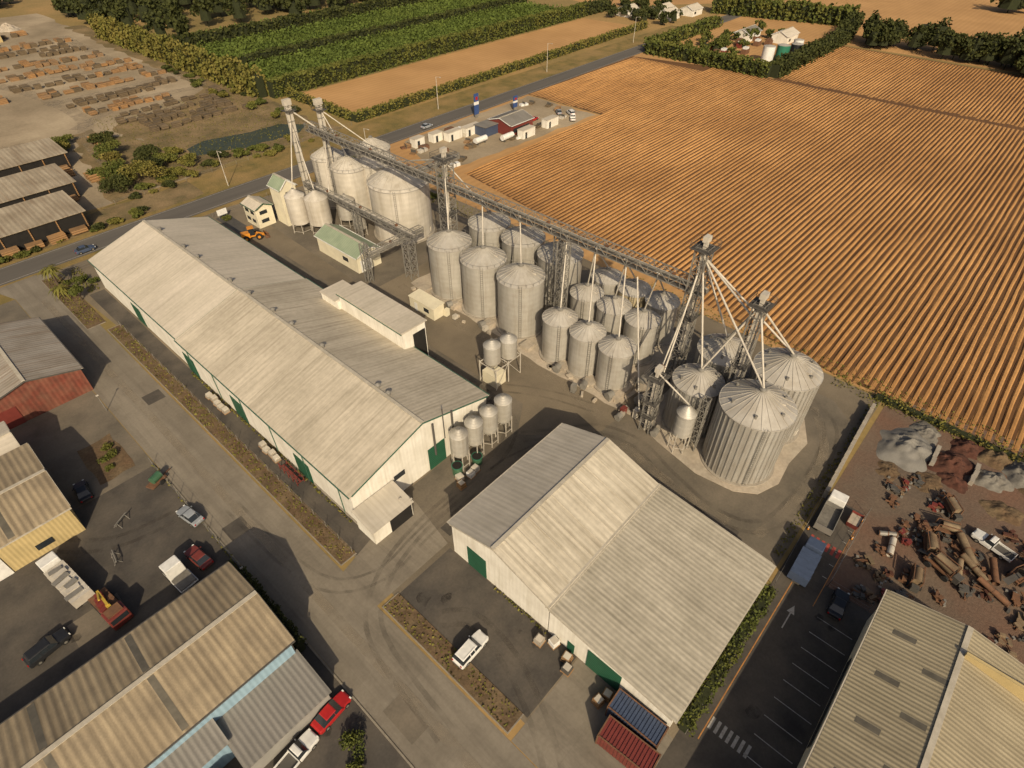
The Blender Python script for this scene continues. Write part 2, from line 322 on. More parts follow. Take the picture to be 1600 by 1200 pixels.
sheet('pond',rag([(70,198),(84,192),(104,191.5),(110,196),(104,203),(90,204),(78,208),(71,205)],.8,3),.032,'water')
sheet('main_road',[(-120,156.3),(420,164.6),(420,173),(-120,165)],.03,'road')
o=Obj('road_edge_line');q=o('paint','wpaint')
for off in(.7,8.0):
    q.poly([(-120,156.3+off,.036),(420,164.6+off,.036),(420,164.72+off,.036),(-120,156.42+off,.036)])
o.done()
sheet('access_road',[(7,-60),(15.6,-60),(15.6,156),(13,157.6),(4.5,157.5),(7,150)],.022,'conc')
sheet('left_yard_asphalt',[(-70,-60),(6.9,-60),(6.9,82),(-70,82)],.014,'asphalt')
sheet('left_yard_gravel',[(-70,82),(6.9,82),(6.9,150),(-70,150)],.014,'asphalt2')
sheet('concrete_apron',[(15.6,37.4),(28,37.4),(30,48),(15.6,44.6)],.026,'conc')
rect('side_lane',18.3,44.8,21.4,140,.018,'asphalt')
rect('shed_forecourt',18.6,14.5,27.7,36.6,.018,'asphalt')
rect('concrete_forecourt',15.7,-20,27.7,14.3,.02,'conc')
sheet('shed_apron',[(28,44),(50,44),(56,48),(56,130),(48.2,141),(48.2,48.7),(28,48.7)],.02,'asphalt2')
for nm,a in(('verge_strip',(15.9,45.5,18.5,124)),('verge_strip',(15.9,15,18.6,36.8)),('verge_strip',(13.2,127,16.8,154))):
    o=Obj(nm);x0,y0,x1,y1=a
    k=o('kerb','kerb');w=.14
    k.box(x0,y0,0,x0+w,y1,.12);k.box(x0+w,y0,0,x1,y0+w,.12);k.box(x0+w,y1-w,0,x1,y1,.12)
    o('soil','dirt').prism([(x0+w,y0+w),(x1,y0+w),(x1,y1-w),(x0+w,y1-w)],0,.10);o.done()
o=Obj('kerb');o('concrete','kerb').box(6.75,-60,0,6.95,80,.12);o.done()
sheet('silo_slab',rag([(66,35),(92,35),(93,92),(68,92),(67,60),(66,58)],.35,2.5),.03,'slab')
o=Obj('silo_pad');q=o('slab','slab')
q.prism([(64,26),(62.3,18),(63,12),(65,9),(69,7.5),(74,8),(80,7.5),(85,10),(87,15),(87,26),(83,31),(66,31)],0,.12);o.done()
sheet('silo_yard_slab',[(60,96),(92,96),(92,145),(62,145)],.026,'asphalt2')
sheet('loop_road',rag([(52.2,2.2),(88,2.2),(93,8),(94,20),(92,32),(60,34),(53,40),(50,44),(28,44.2),(28.4,36.5),(51.6,36.5),(51.9,18)],.15),.024,'asphalt2')
sheet('contractor_yard',[(52,-70),(110,-70),(101,1.0),(57,1.0),(57,-9),(52,-9)],.016,'reddirt')
sheet('car_park',[(18,-40),(57,-40),(57,-4.0),(72,-4.0),(72,1.3),(18,1.3)],.028,'asphalt')
def track(path,w=.42,gauge=.9,z=.040,m='tyremark',name='tyre_marks'):
    o=Obj(name);q=o('marks',m);n=len(path)
    P=[Vector((*p,z)) for p in path];S=[]
    for i in range(n-1):
        for k in range(5):
            t=k/5;p0=P[max(i-1,0)];p1=P[i];p2=P[i+1];p3=P[min(i+2,n-1)]
            S.append(.5*((2*p1)+(-p0+p2)*t+(2*p0-5*p1+4*p2-p3)*t*t+(-p0+3*p1-3*p2+p3)*t**3))
    S.append(P[-1])
    for g in((-gauge,gauge) if gauge else (0,)):
        for i in range(len(S)-1):
            d=(S[i+1]-S[i]).normalized();d0=(S[i]-S[i-1]).normalized() if i else d
            nn=Vector((-d.y,d.x,0));n0=Vector((-d0.y,d0.x,0))
            q.poly([S[i]+n0*(g-w/2),S[i+1]+nn*(g-w/2),S[i+1]+nn*(g+w/2),S[i]+n0*(g+w/2)])
    o.done()
z=.040
for p in ([(11,66),(11.5,52),(13.5,44),(19,40.5),(26,41),(34,41.5),(44,41),(51,39)],[(11.3,20),(13,34),(18,39.5),(26,42),(36,42.5),(46,43.5),(52,48),(53.5,60),(53,80)],
          [(50,43),(56,38),(60,34.5),(61.5,28),(59,20),(57.5,12),(60,6),(68,4.2),(78,4.3),(86,6),(90,11),(91.5,20),(90,30)],
          [(52,60),(60,48),(63.5,38)],[(20,30),(22.5,27),(22,20),(18.5,12),(14,6)],[(5,70),(-3,72),(-9,78),(-14,88)]):
    track(p,random.uniform(.4,.7),.95,z);z+=.0015
z=.060
for p,w in (([(52.8,50),(53.5,70),(53,95),(53,128)],1.6),([(58,6),(66,4.5),(80,4.8),(89,10)],1.4),([(11.1,-30),(11.2,60),(11,145)],1.2),([(60,30),(58,20),(57.5,10)],1.5),([(66,93),(64.5,70),(64.5,48),(62.5,36)],1.8),([(70,34),(80,33),(92,36),(95,60)],1.5)):
    track(p,w,0,z,'dustmark','dust_patch');z+=.0015
for i in range(22):
    x,y=random.choice(((random.uniform(19.5,26),random.uniform(16,35)),(random.uniform(-16,6),random.uniform(55,80)),(random.uniform(32,54),random.uniform(-8,-3)),(random.uniform(-3,6),random.uniform(26,35)),(random.uniform(52,60),random.uniform(40,120))))
    r=random.uniform(.3,1.2);sheet('oil_stain',[(x+r*random.uniform(.6,1.1)*math.cos(t*.7),y+r*random.uniform(.6,1.1)*math.sin(t*.7)) for t in range(9)],.072+i*.001,'oil')
# repaired seal patches
for i,(x0,y0,x1,y1) in enumerate(((53,62,56,70),(29,38,36,40),(54.5,8,57,15),(-12,60,-6,64),(8,60,11,63),(12,96,15,99),(8.2,22,10.6,27),(56,84,59,88),(86,22,90,27))):
    rect('seal_patch',x0,y0,x1,y1,.0335+i*.0005,'asphalt' if i%3 else 'asphalt2')
o=Obj('parking_markings');q=o('paint','wpaint')
for i in range(9):
    x=31.5+i*2.55;q.box(x,-9.3,.03,x+.1,-5.0,.034)
for i in range(5):
    x=58+i*2.4;q.box(x,-3.9,.03,x+.08,-3.3,.034)
q.box(47.6,-2.35,.03,50.2,-2.2,.034);q.poly([(50.2,-2.75,.034),(51.5,-2.27,.034),(50.2,-1.8,.034)])
for i in range(7):q.box(31.2,-5.4+i*.7,.03,32.7,-5.05+i*.7,.034)
o.done()
o=Obj('lane_edge_marking');q=o('paint','ypaint');q.box(29.5,-.75,.03,60,-.62,.034);q.box(53,-4.1,.03,70,-4.0,.034);o.done()
o=Obj('red_hatching');q=o('paint','rpaint')
for i in range(6):q.poly([(62,-3.9+i*.75,.034),(63.6,-3.9+i*.75,.034),(63.6,-3.5+i*.75,.034),(62,-3.5+i*.75,.034)])
o.done()
sheet('garden_bed',rag([(-.5,84),(4.8,84),(4.8,94),(-.5,94)],.3,1.5),.04,'dirt')
sheet('weighbridge',[(54,139),(57.5,139),(57.5,153),(54,153)],.058,'darksteel')

# ---------------- ploughed field (real ridges)
o=Obj('ploughed_field');r=o('ridges','soil')
sp=1.3;y=-90.
def near(y): return 100.5+max(0,(y-11))*.155
while y<160:
    if y<99: segs=[(near(y),270.5),(274,346)]
    elif y<125: segs=[(near(y),270.5)]
    else: segs=[(188,262)]
    for x0,x1 in segs:
        x0+=random.uniform(-.8,.8);n=max(2,int((x1-x0)/6));
        xs=[x0+(x1-x0)*i/n for i in range(n+1)];vs=[];ww=random.uniform(-.05,.05)
        for i,x in enumerate(xs):
            j=random.uniform(-.08,.08);hh=.24+random.uniform(-.08,.08) if 0<i<n else .04;k=random.uniform(-.06,.06)+ww
            vs+=[(x,y+.22+j-k,.03),(x,y+.44+j,hh),(x,y+.80+j,hh),(x,y+1.02+j+k,.03)]
        fs=[]
        for i in range(n):
            for k in range(3):fs.append((4*i+k,4*i+4+k,4*i+5+k,4*i+1+k))
        r.add(vs,fs)
    y+=sp
o.done()
sheet('field_edge_track',[(96,-90),(100.5,-90),(100.5,11),(118,123),(187,125),(187,160),(262,161),(271,99),(350,99),(350,-90),(420,-90),(420,170),(110,165),(104,120)],.010,'soil2')
sheet('field_soil',[(100.3,-90),(347,-90),(347,98),(271.5,98.5),(271.5,125),(262.5,162),(187.5,161),(187.5,125.4),(118,125),(100.3,11)],.015,'furrow')
sheet('stubble_field',[(125.5,188),(316,192.5),(312,228),(125.5,228)],.02,'soil2')
sheet('far_field',[(400,-60),(900,-200),(1000,160),(420,165)],.02,'soil2')
sheet('far_field',[(345,240),(420,176),(900,180),(900,520),(380,420)],.02,'soil2')

# ============================================================ MAIN LONG SHED
b=building('long_grain_shed','y',49,99.6,[(21.5,7),(34.8,11),(48,7)],'white','roof_long',trim='trim')
d=b('roller_doors','dkgreen')
d.box(35.2,48.9,0,38.6,48.97,4.6);d.box(22.4,48.9,0,24.2,48.97,3.0)
for yy in(60,79,96):d.box(21.41,yy,0,21.47,yy+4,4.2)
g=b('windows','glass');g.box(28.6,48.9,3.4,30.6,48.96,4.4);g.box(40,48.9,1.2,41,48.96,2.2)
v=b('ridge_vents','steel')
for yy in(57,59.5,74,83,89,97):
    v.cone(35.4,yy,10.9,.32,11.55,.32,10);v.cone(35.4,yy,11.55,.5,11.8,.12,10)
dp=b('downpipes','trim')
for yy in range(52,99,9):dp.box(21.36,yy,0,21.46,yy+.1,6.9)
st=b('exhaust_stacks','darksteel')
for x in(36.4,40.2):st.cyl((x,48.55,3.),(x,48.55,9.6),.18,n=10)
st.cyl((38.5,48.6,5),(38.5,48.6,11.2),.09,n=8)
b('plinth','concwall').box(21.4,49.2,0,21.46,59.9,.7)
b.done()
b=building('long_grain_shed','y',99.9,140.5,[(21.8,6.85),(34.8,10.8),(47.9,6.85)],'white','roof_long2',trim='trim')
d=b('roller_doors','dkgreen');d.box(21.71,119,0,21.77,123,4.2)
v=b('ridge_vents','steel')
for yy in(104,117,123,134):
    v.cone(35.4,yy,10.7,.32,11.35,.32,10);v.cone(35.4,yy,11.35,.5,11.6,.12,10)
b.done()
b=Obj('intake_annex')
w=b('walls','white');w.box(46.4,67,5,51.5,85,11.0);w.box(48.5,67.01,0,51.49,84.99,5.001);w.box(45.8,85.05,6,50.8,90.3,9.4);w.box(48.5,85.05,0,50.8,90.3,6)
rf=b('roof','roof_long2');rf.add([(46.1,66.7,11.02),(51.8,66.7,11.02),(51.8,85.3,11.02),(46.1,85.3,11.02),(46.1,66.7,11.3),(51.8,66.7,11.15),(51.8,85.3,11.15),(46.1,85.3,11.3)],[(3,2,1,0),(4,5,6,7),(0,1,5,4),(1,2,6,5),(2,3,7,6),(3,0,4,7)]);rf.box(45.6,85.4,9.4,51,90.5,9.55)
b('opening','dark').box(48.6,66.93,.2,51.3,66.99,9.6);b('gutter','trim').box(45.98,66.7,10.9,46.08,85.3,11.04)
b.done()
b=building('gable_end_awning','x',21.2,28,[(44.6,3.0),(48.6,3.9)],'white','roof_r1',oh=.25,ridge=False)
b('opening','dark').box(24,44.5,0,27.8,44.57,2.7);b.done()

# ============================================================ RIGHT SHED
b=building('machinery_shed','x',27.8,51.2,[(35.8,6.8),(28,9.2),(19.2,6.4)],'white',['roof_r1','roof_r2'],trim='ridge')
d=b('roller_doors','dkgreen');d.box(27.71,29.6,0,27.77,33,4.3)
r_=b('sheet_battens','ridge')
for i in range(10):
    x=29.3+i*2.3;r_.beam((x,27.7,9.32),(x,19.4,6.66),.08,.04)
b.done()
b=building('machinery_shed_annex','x',27.7,51.4,[(19,6.25),(2.2,4.6)],'white','roof_r3',trim='ridge',ridge=False)
d=b('roller_doors','dkgreen');d.box(27.61,8.6,0,27.67,13.2,4.0);d.box(27.61,15,0,27.67,16,2.1)
sk=b('roof_flashing','ridge');sk.beam((27.4,19.1,6.5),(51.7,19.1,6.5),.35,.12)
b.done()

# ============================================================ LEFT + BOTTOM BUILDINGS
def strips(b,pn,m,axis,lst,dz=.18):
    q=b(pn,m)
    for (c0,z0,c1,z1,a0,a1) in lst:
        q.poly([(a0,c0,z0+dz),(a1,c0,z0+dz),(a1,c1,z1+dz),(a0,c1,z1+dz)])
b=building('workshop_building','x',-46,5.2,[(52.2,6),(45,7.9),(38.3,6)],'tanwall','roof_tan',trim='darksteel')
for x in(-36,-26,-17,-7.2):
    strips(b,'skylights','skylight','x',[(52.3,5.97,45.3,7.8,x,x+.7),(44.7,7.8,38.2,5.97,x,x+.7)])
q=b('blue_side_wall','bluewall');q.box(-46,37.9,0,5.0,38.2,5.6);b('sliding_doors','dkgreen').box(5.3,41,0,5.36,46,4.4)
b.done()
b=building('blue_lean_to','x',-40,-5.0,[(37.8,4.6),(35.2,4.0)],'bluewall','roof_grey',ridge=False);b.done()
b=building('grey_lean_to','x',-4.6,5.0,[(37.8,3.6),(32,3.0)],'greywall','roof_grey',ridge=False);b.done()
b=building('small_tan_shed','x',-14,-7,[(33.8,2.8),(30,2.4)],'tanwall','roof_tan',ridge=False);b.done()
b=building('rusty_red_shed','y',107.5,129,[(7.2,5),(-.5,7.2),(-9,5)],'redwall','roof_greyy',trim='darksteel')
b('opening','dark').box(7.24,112,0,7.3,119,3.9)
b('red_panels','c_dred').box(-7,107.38,0,-3.5,107.44,3.6);b.done()
b=building('yellow_workshop','x',-40,-5,[(93,6),(85,6.5),(77.3,5.2)],'yellow','roof_tan',trim='ridge')
b('windows','glass').box(-10.5,77.15,1.2,-8.5,77.22,2.2);b('door','c_white').box(-19,77.15,0,-14,77.22,4);
strips(b,'skylights','skylight','x',[(84.8,6.45,77.4,5.2,x,x+.8) for x in(-30,-22,-12)]);b.done()
b=building('white_roof_store','x',-40,-6,[(102,5.2),(97.5,6.2),(93.6,5.2)],'white','roof_long2',trim='ridge');b.done()
b=building('cream_factory','x',20,55.6,[(-9.8,6.8),(-17.4,8.4),(-26,6.8)],'cream',['roof_cream','roof_cream'],trim='ridge')
for (x,c) in [(52,-12.5),(46,-12.5),(40,-12.5),(34,-12.5),(28,-12.5),(49,-16),(43,-15.6),(37,-15.8),(31,-15.7)]:
    zf=lambda yy:6.8+(-9.8-yy)/7.6*1.6
    strips(b,'skylights','skylight','x',[(c+1.1,zf(c+1.1),c-1.1,zf(c-1.1),x-1.6,x-.9)],.175)
b('parapet','yellow').box(51.8,-25.9,6.6,52.2,-17.6,9.2)
b('windows','glass').box(36,-9.72,1.2,48,-9.66,2.4)
b('skirt_openings','dark').box(22,-9.72,0,30,-9.66,3.6)
b.done()
for x1,y0,y1 in((41.5,217,230),(35.5,193,207),(30.5,172.5,186)):
    b=building('timber_barn','x',-45,x1,[(y0,4.4),(y1,5.2)],'oldtimber','roof_barn',ridge=False,oh=.6)
    b('open_front','dark').box(-44,y0-.1,.2,x1-.4,y0-.04,4.0)
    q=b('posts','timber')
    for i in range(12):q.box(x1-.5-6*i,y0-.35,0,x1-.25-6*i,y0-.12,4.4)
    b.done()
    o=Obj('timber_stacks');q=o('stacks','timber')
    for i in range(9):q.obox(x1-3-5*i,y0-1.6+random.uniform(-.4,.4),.9,3.6,2,random.uniform(1,1.9),random.uniform(-.1,.1))
    o.done()
b=building('red_service_building','x',149,160,[(145,3.6),(140,5),(135,3.6)],'c_dred','roof_grey',trim='c_white');b('windows','glass').box(150,134.9,1,158,134.95,2.4);b.done()
b=building('blue_kiosk','x',143,149,[(146,3),(141,3.1)],'c_dblue','roof_grey',ridge=False);b.done()
for x,y,l in((132,147,6),(139,146,7),(128,150,4),(163,131,6),(150,130.5,6),(121,151,4)):
    b=building('site_cabin','x',x,x+l,[(y+2.6,2.6),(y,2.7)],'white','roof_long2',ridge=False,oh=.1);b('door','glass').box(x+1,y-.06,0,x+1.9,y-.02,2);b.done()
for x,y in((146,134),(138,138.5)):
    o=Obj('gas_tank',(x,y,0));o('tank','c_white').cyl((-2.5,0,1.4),(2.5,0,1.4),.9);o('cradle','darksteel').box(-1.8,-.6,0,-1.5,.6,.8);o('cradle','darksteel').box(1.5,-.6,0,1.8,.6,.8);o.done()
for i in range(34):
    x,y=random.uniform(116,182),random.uniform(131,156)
    if 126<x<164 and 133<y<152 and i%2:continue
    o=Obj('stacked_crates',(x,y,0));o('crates',random.choice(('timber','oldtimber','rust','palesteel','c_white'))).box(-1.6,-.8,0,1.6,.8,random.uniform(.4,1.2));o('strap','darksteel').box(-.1,-.84,0,.1,.84,1.24);o.done(random.uniform(-.4,.4))
for x,y,h in((155,157,8),(170,152,5)):
    o=Obj('roadside_sign',(x,y,0));o('panel','c_blue').box(-1,-.2,1.2,1,.2,h);o('white_band','c_white').box(-1.02,-.22,h*.55,1.02,.22,h*.68);o('emblem','c_red').box(-.5,-.24,h*.75,.5,.24,h*.88);o('post','steel').box(-.8,-.1,0,.8,.1,1.2);o.done()
for x,y in((330,218),(347,205),(356,192),(338,196)):
    b=building('farm_house','x',x,x+11,[(y,3.2),(y-4,5),(y-8,3.2)],'white','roof_long2',trim='c_white');b('windows','glass').box(x+2,y-8.07,1,x+4,y-8.03,2.2);b.done()
for x,y in((322,134),(330,118)):
    b=building('farm_house','x',x,x+13,[(y+8,3.4),(y+4,5.2),(y,3.4)],'white','roof_grey' if y>120 else 'roof_long2',trim='c_white');b('windows','glass').box(x+2,y-.07,1,x+4,y-.03,2.2);b.done()
for x,y,m,r in((294,112,'c_white',2.6),(300,108,'c_teal',2.8),(306,104.5,'c_black',2.6),(314,107,'c_white',2.2)):
    o=Obj('storage_tank',(x,y,0));o('shell',m).cone(0,0,0,r,6.5,r,20);o('lid','galvroof').cone(0,0,6.5,r,7,0.1,20);o.done()
for i in range(10):
    o=Obj('stacked_crates',(288+i*4.5,136+random.uniform(-12,8),0));o('crates',random.choice(('timber','c_dred','rust'))).box(-2,-1.2,0,2,1.2,2);o('upper','c_white' if i%2 else 'rust').box(-1.2,-1,2.01,1.4,1,2.8);o.done()

# ============================================================ SILOS
def silo(x,y,R,h,ap,m='galv',rm='galvroof',ribs=0,n=36,name='grain_silo'):
    o=Obj(name,(x,y,0))
    o('base_slab','concwall').cone(0,0,0,R+.45,.3,R+.45,n)
    o('shell',m).cone(0,0,.3,R,h,R,n)
    r=o('cone_roof',rm);nn=24 if ribs else 20
    r.cone(0,0,h-.05,R+.18,ap,.45,n)
    rr=o('roof_ribs','galvroof')
    for i in range(nn):
        t=2*math.pi*i/nn;c,sn=math.cos(t),math.sin(t)
        rr.beam(((R+.15)*c,(R+.15)*sn,h+.02),(.45*c,.45*sn,ap+.05),.06,.08)
    rr.cone(0,0,h-.14,R+.2,h,R+.2,n)
    cp=o('roof_cap','steel');cp.cone(0,0,ap-.1,.5,ap+.35,.5,12);cp.cone(0,0,ap+.35,.55,ap+.55,.2,12)
    if ribs:
        v=o('stiffeners',m)
        for i in range(ribs):
            t=2*math.pi*i/ribs;c,sn=math.cos(t),math.sin(t)
            v.beam(((R+.04)*c,(R+.04)*sn,.3),((R+.04)*c,(R+.04)*sn,h-.15),.16,.14)
        e=o('roof_vents','steel')
        for i in range(6):
            t=i*1.05+.3;e.cone(R*.75*math.cos(t),R*.75*math.sin(t),h+(ap-h)*.2,.22,h+(ap-h)*.25+.55,.22,8)
    elif R>4:
        w=o('eave_rail','steel')   # handrail round the eave
        for i in range(20):
            t=2*math.pi*i/20;t2=2*math.pi*(i+1)/20;a=((R+.1)*math.cos(t),(R+.1)*math.sin(t),h);b2=((R+.1)*math.cos(t2),(R+.1)*math.sin(t2),h)
            w.beam(a,(a[0],a[1],h+.7),.04);w.beam((a[0],a[1],h+.7),(b2[0],b2[1],h+.7),.035)
    l=o('ladder','steel');t=math.radians(200+random.uniform(-25,25));c,sn=math.cos(t),math.sin(t)
    for s_ in(-.22,.22):l.beam(((R+.22)*c-s_*sn,(R+.22)*sn+s_*c,.3),((R+.22)*c-s_*sn,(R+.22)*sn+s_*c,h+.4),.05)
    k=.6
    while k<h:
        l.beam(((R+.22)*c+.22*sn,(R+.22)*sn-.22*c,k),((R+.22)*c-.22*sn,(R+.22)*sn+.22*c,k),.04);k+=.45
    hh=o('inspection_hatch','palesteel');t+=1.3;c,sn=math.cos(t),math.sin(t)
    hh.obox((R+.05)*c,(R+.05)*sn,1.7,.2,.8,1.1,t)
    hz=o('roof_hatch','palesteel');hz.obox(R*.6*c,R*.6*sn,h+(ap-h)*.42+.1,.7,.7,.3,t)
    o.done()
SP=[]
for y in(83.2,73.4,63.5):
    silo(72.8,y,4.5,11.7,13.8);silo(84.4,y-.3,4.5,11.7,13.8);SP+= [(72.8,y,13.8),(84.4,y,13.8)]
for i,y in enumerate((52.2,45.9,39.6)):
    silo(70.8,y,3.1,8.6,10.1);silo(80.6,y+1.2,3.1,8.6,10.1);silo(88,y+1.6,3.1,8.6,10.1,'tansilo' if i==1 else 'galv')
    SP+= [(70.8,y,10.1),(80.6,y+1.2,10.1),(88,y+1.6,10.1)]
B=[(69.3,14.6,5.25,12.2,14.8,40),(79.9,14.6,4.95,12.2,14.6,40),(71.3,24.6,3.9,9.5,11.4,30),(80.4,25,4.2,10,12,30)]
for x,y,R,h,ap,rb in B: silo(x,y,R,h,ap,'galv2','galvroof',rb,48)
silo(83,111.5,7.2,13.2,17.2,'whitesilo','whitesilo',0,48)
silo(87,124.5,4.6,13.2,16,'whitesilo','whitesilo')
silo(81,128.5,4.5,12.6,15,'whitesilo','whitesilo');silo(81.5,138,4.3,12.6,15,'whitesilo','whitesilo');silo(92,133,4.6,13,15.5,'whitesilo','whitesilo')
def hopper(x,y,R,z0,z1,z2,ap,m='galv',legs=True,name='hopper_silo',frame='palesteel'):
    o=Obj(name,(x,y,0));s=o('shell',m);s.cone(0,0,z1,R,z2,R,24);o('hopper_cone',m).cone(0,0,z0,.2,z1,R,24)
    o('cone_roof',m).cone(0,0,z2-.01,R+.06,ap,.25,24);o('cap','steel').cone(0,0,ap-.05,.28,ap+.2,.28,10)
    if legs:
        l=o('legs',frame)
        for i in range(6):
            t=i*math.pi/3;l.beam((R*math.cos(t),R*math.sin(t),0),(R*math.cos(t),R*math.sin(t),z1+.5),.12)
            t2=t+math.pi/3;l.beam((R*math.cos(t),R*math.sin(t),z0*.5),(R*math.cos(t2),R*math.sin(t2),z0*.5),.07)
    rb=o('hoops',m)
    for k in range(3):
        z=z1+(z2-z1)*(k+.5)/3;rb.cone(0,0,z-.04,R+.03,z+.04,R+.03,24)
    o.done()
for x in(39.2,42.4,45.7,49.0):hopper(x,46.2,1.4,1.6,3.2,7.2,8.1)
hopper(66,131,2.4,1,2.4,9.2,10.8,'whitesilo');hopper(69.3,127,2.8,1,2.4,8.8,10.6,'whitesilo');hopper(75.8,124.8,2.3,1,2,6.6,8)
hopper(74.5,118,1.6,1,2,6,7.2);hopper(65,22.8,1.5,2.5,3.8,8.2,9.6)
hopper(57,56.2,1.5,3.0,4.6,8.2,9.2,'galv',False);hopper(60.2,55.2,1.5,3.0,4.6,8.2,9.2,'galv',False)
for x,y,z in((37.6,45.3,1.9),(41.2,44.6,1.5)):
    o=Obj('green_tub',(x,y,0));o('tub','c_green').cone(0,0,0,.75,z,.85,20,);o('rim','c_teal').cone(0,0,z,.9,z+.06,.9,20);o('mouth','dark').cone(0,0,z+.061,.78,z+.07,.78,20);o.done()

def lattice(q,x,y,w,z0,z1,step=2.2,leg=.18,br=.09):
    C=[(x-w/2,y-w/2),(x+w/2,y-w/2),(x+w/2,y+w/2),(x-w/2,y+w/2)]
    for c in C:q.beam((*c,z0),(*c,z1),leg)
    n=max(1,round((z1-z0)/step));s=(z1-z0)/n
    for k in range(n):
        za,zb=z0+k*s,z0+(k+1)*s
        for i in range(4):
            a,b2=C[i],C[(i+1)%4]
            q.beam((*a,zb),(*b2,zb),br)
            q.beam((*a,za),(*b2,zb),br)
            if w>1.7:q.beam((*b2,za),(*a,zb),br)
def platform(q,x,y,w,z,rail=True):
    q.box(x-w/2,y-w/2,z,x+w/2,y+w/2,z+.08)
    P=[(x-w/2,y-w/2),(x+w/2,y-w/2),(x+w/2,y+w/2),(x-w/2,y+w/2)]
    for c in P:q.beam((*c,z),(*c,z+1.1),.06)
    for zz in(.55,1.1):
        for i in range(4):q.beam((*P[i],z+zz),(*P[(i+1)%4],z+zz),.05)
def gallery(name,a,b,w,h,zc,step=2.0):
    o=Obj(name);q=o('truss','steel');a=Vector((*a,zc));b=Vector((*b,zc));L=(b-a).length;d=(b-a)/L;n=Vector((-d.y,d.x,0))
    k=int(L/step);U=Vector((0,0,h))
    for s in(-1,1):
        for zz in(0,.55,1):q.beam(a+n*s*w/2+U*zz,b+n*s*w/2+U*zz,.15 if zz!=.55 else .07)
        for i in range(k+1):
            p=a+d*L*i/k+n*s*w/2;q.beam(p,p+U,.1)
            if i<k:
                p2=a+d*L*(i+1)/k+n*s*w/2
                q.beam(p if i%2 else p+U,(p2+U) if i%2 else p2,.1)
    for i in range(k+1):
        p=a+d*L*i/k;q.beam(p-n*w/2,p+n*w/2,.1);q.beam(p-n*w/2+U,p+n*w/2+U,.08)
    o('walkway','darksteel').beam(a+n*w*.25+Vector((0,0,.1)),b+n*w*.25+Vector((0,0,.1)),w*.45,.05)
    o('conveyor_casing','steel').beam(a-n*w*.2+Vector((0,0,.45)),b-n*w*.2+Vector((0,0,.45)),.6,.6)
    o('casing_lid','palesteel').beam(a-n*w*.2+Vector((0,0,.78)),b-n*w*.2+Vector((0,0,.78)),.5,.05)
    mt=o('motors','rust')
    for i in range(int(L/13)):
        p=a+d*(6+13*i)-n*w*.2;mt.obox(p.x,p.y,p.z+1.05,.5,.5,.45)
    o.done()
gallery('overhead_conveyor_gallery',(77.5,29.5),(77.5,137.5),2.1,1.7,20.3)
gallery('low_conveyor_gallery',(72,94),(72,135),1.5,1.2,8.6)
gallery('low_conveyor_gallery',(61.5,96.6),(76.5,96.6),1.5,1.2,7.8)
gallery('overhead_conveyor_gallery',(78.6,100),(92,100),1.3,1.2,19.0)
for nm,x,y,w,h,pl in(('elevator_tower',77.5,31.3,2.0,28,1),('gantry_support_tower',77.5,88.3,2.5,26.5,1),('elevator_tower',73.8,19.9,1.6,25,1),('elevator_tower',65.2,28.8,1.7,12,1),('gantry_support_tower',62.3,99,1.2,9.5,0),('gantry_support_tower',70,93.5,2.0,9,0),('gantry_support_tower',72,115,1.2,8.6,0),('elevator_tower',66.6,21.0,1.1,11,0)):
    o=Obj(nm);q=o('lattice_frame','steel');lattice(q,x,y,w,0,h,2.1)
    if h>15 or pl:
        e=o('bucket_elevator_legs','palesteel')
        e.box(x-.45,y-.25,0,x-.1,y+.2,h+.8);e.box(x+.15,y-.25,0,x+.5,y+.2,h+.8)
        if pl:
            e.box(x-.6,y-.45,h+.8,x+.65,y+.4,h+1.7);p=o('head_platform','darksteel');platform(p,x,y,w+1.3,h-.3);platform(p,x,y,w+.7,h*.55);platform(p,x,y,w+.5,h*.28)
            o('head_motor','rust').box(x+.7,y-.3,h+.7,x+1.3,y+.3,h+1.3)
    o.done()
o=Obj('gantry_support_tower');q=o('lattice_frame','steel');lattice(q,78.9,59.2,1.7,0,20.2,2.1);lattice(q,76.0,56.2,1.7,0,20.2,2.1)
q.beam((76,56.2,10),(78.9,59.2,10),.15);q.beam((76,56.2,19.8),(78.9,59.2,19.8),.15);q.beam((76,56.2,10),(78.9,59.2,19.8),.12);o.done()
for x,y,h in((72.7,136.3,27.3),(79,133.3,26.6)):
    o=Obj('white_elevator_leg');e=o('casing','palesteel');e.box(x-.75,y-.3,0,x-.15,y+.3,h);e.box(x+.15,y-.3,0,x+.75,y+.3,h)
    e.box(x-.95,y-.5,h,x+.95,y+.5,h+1.3);q=o('bracing','steel')
    for k in range(int(h/2.4)):
        q.beam((x-.15,y-.2,k*2.4),(x+.15,y-.2,k*2.4+1.2),.08);q.box(x-.8,y-.4,k*2.4+2,x+.8,y+.4,k*2.4+2.15)
    p=o('head_platform','darksteel');platform(p,x,y,2.6,h-1.2);o.done()
sp_=Obj('grain_spouts');q=sp_('pipes','palesteel')
def pipe(a,b,r=.14):q.cyl(a,b,r,n=8)
for x,y,z in SP:
    yo=y+(4.5 if x<77 else -3) ; pipe((77.5,min(max(yo,31),137),20.7),(x,y,z+.4))
T1=[(x,y,ap+.4) for x,y,R,h,ap,_ in B]
for t in T1+[(73.8,19.9,22)]:pipe((77.5,31.3,26.5),t,.16)
for t in T1:pipe((73.8,19.9,24.6),t,.16)
pipe((65.2,28.8,12.5),(65,22.8,9.8));pipe((77.5,31.3,25),(65.2,28.8,3));pipe((77.5,31.3,22),(65.8,30.3,1.5));pipe((74.5,40,20.5),(66,31,2))
pipe((77.5,88.3,26),(83,111.5,17.6));pipe((77.5,88.3,25.6),(72.8,83.2,14.2));pipe((77.5,88.3,25.6),(84.4,83,14.2))
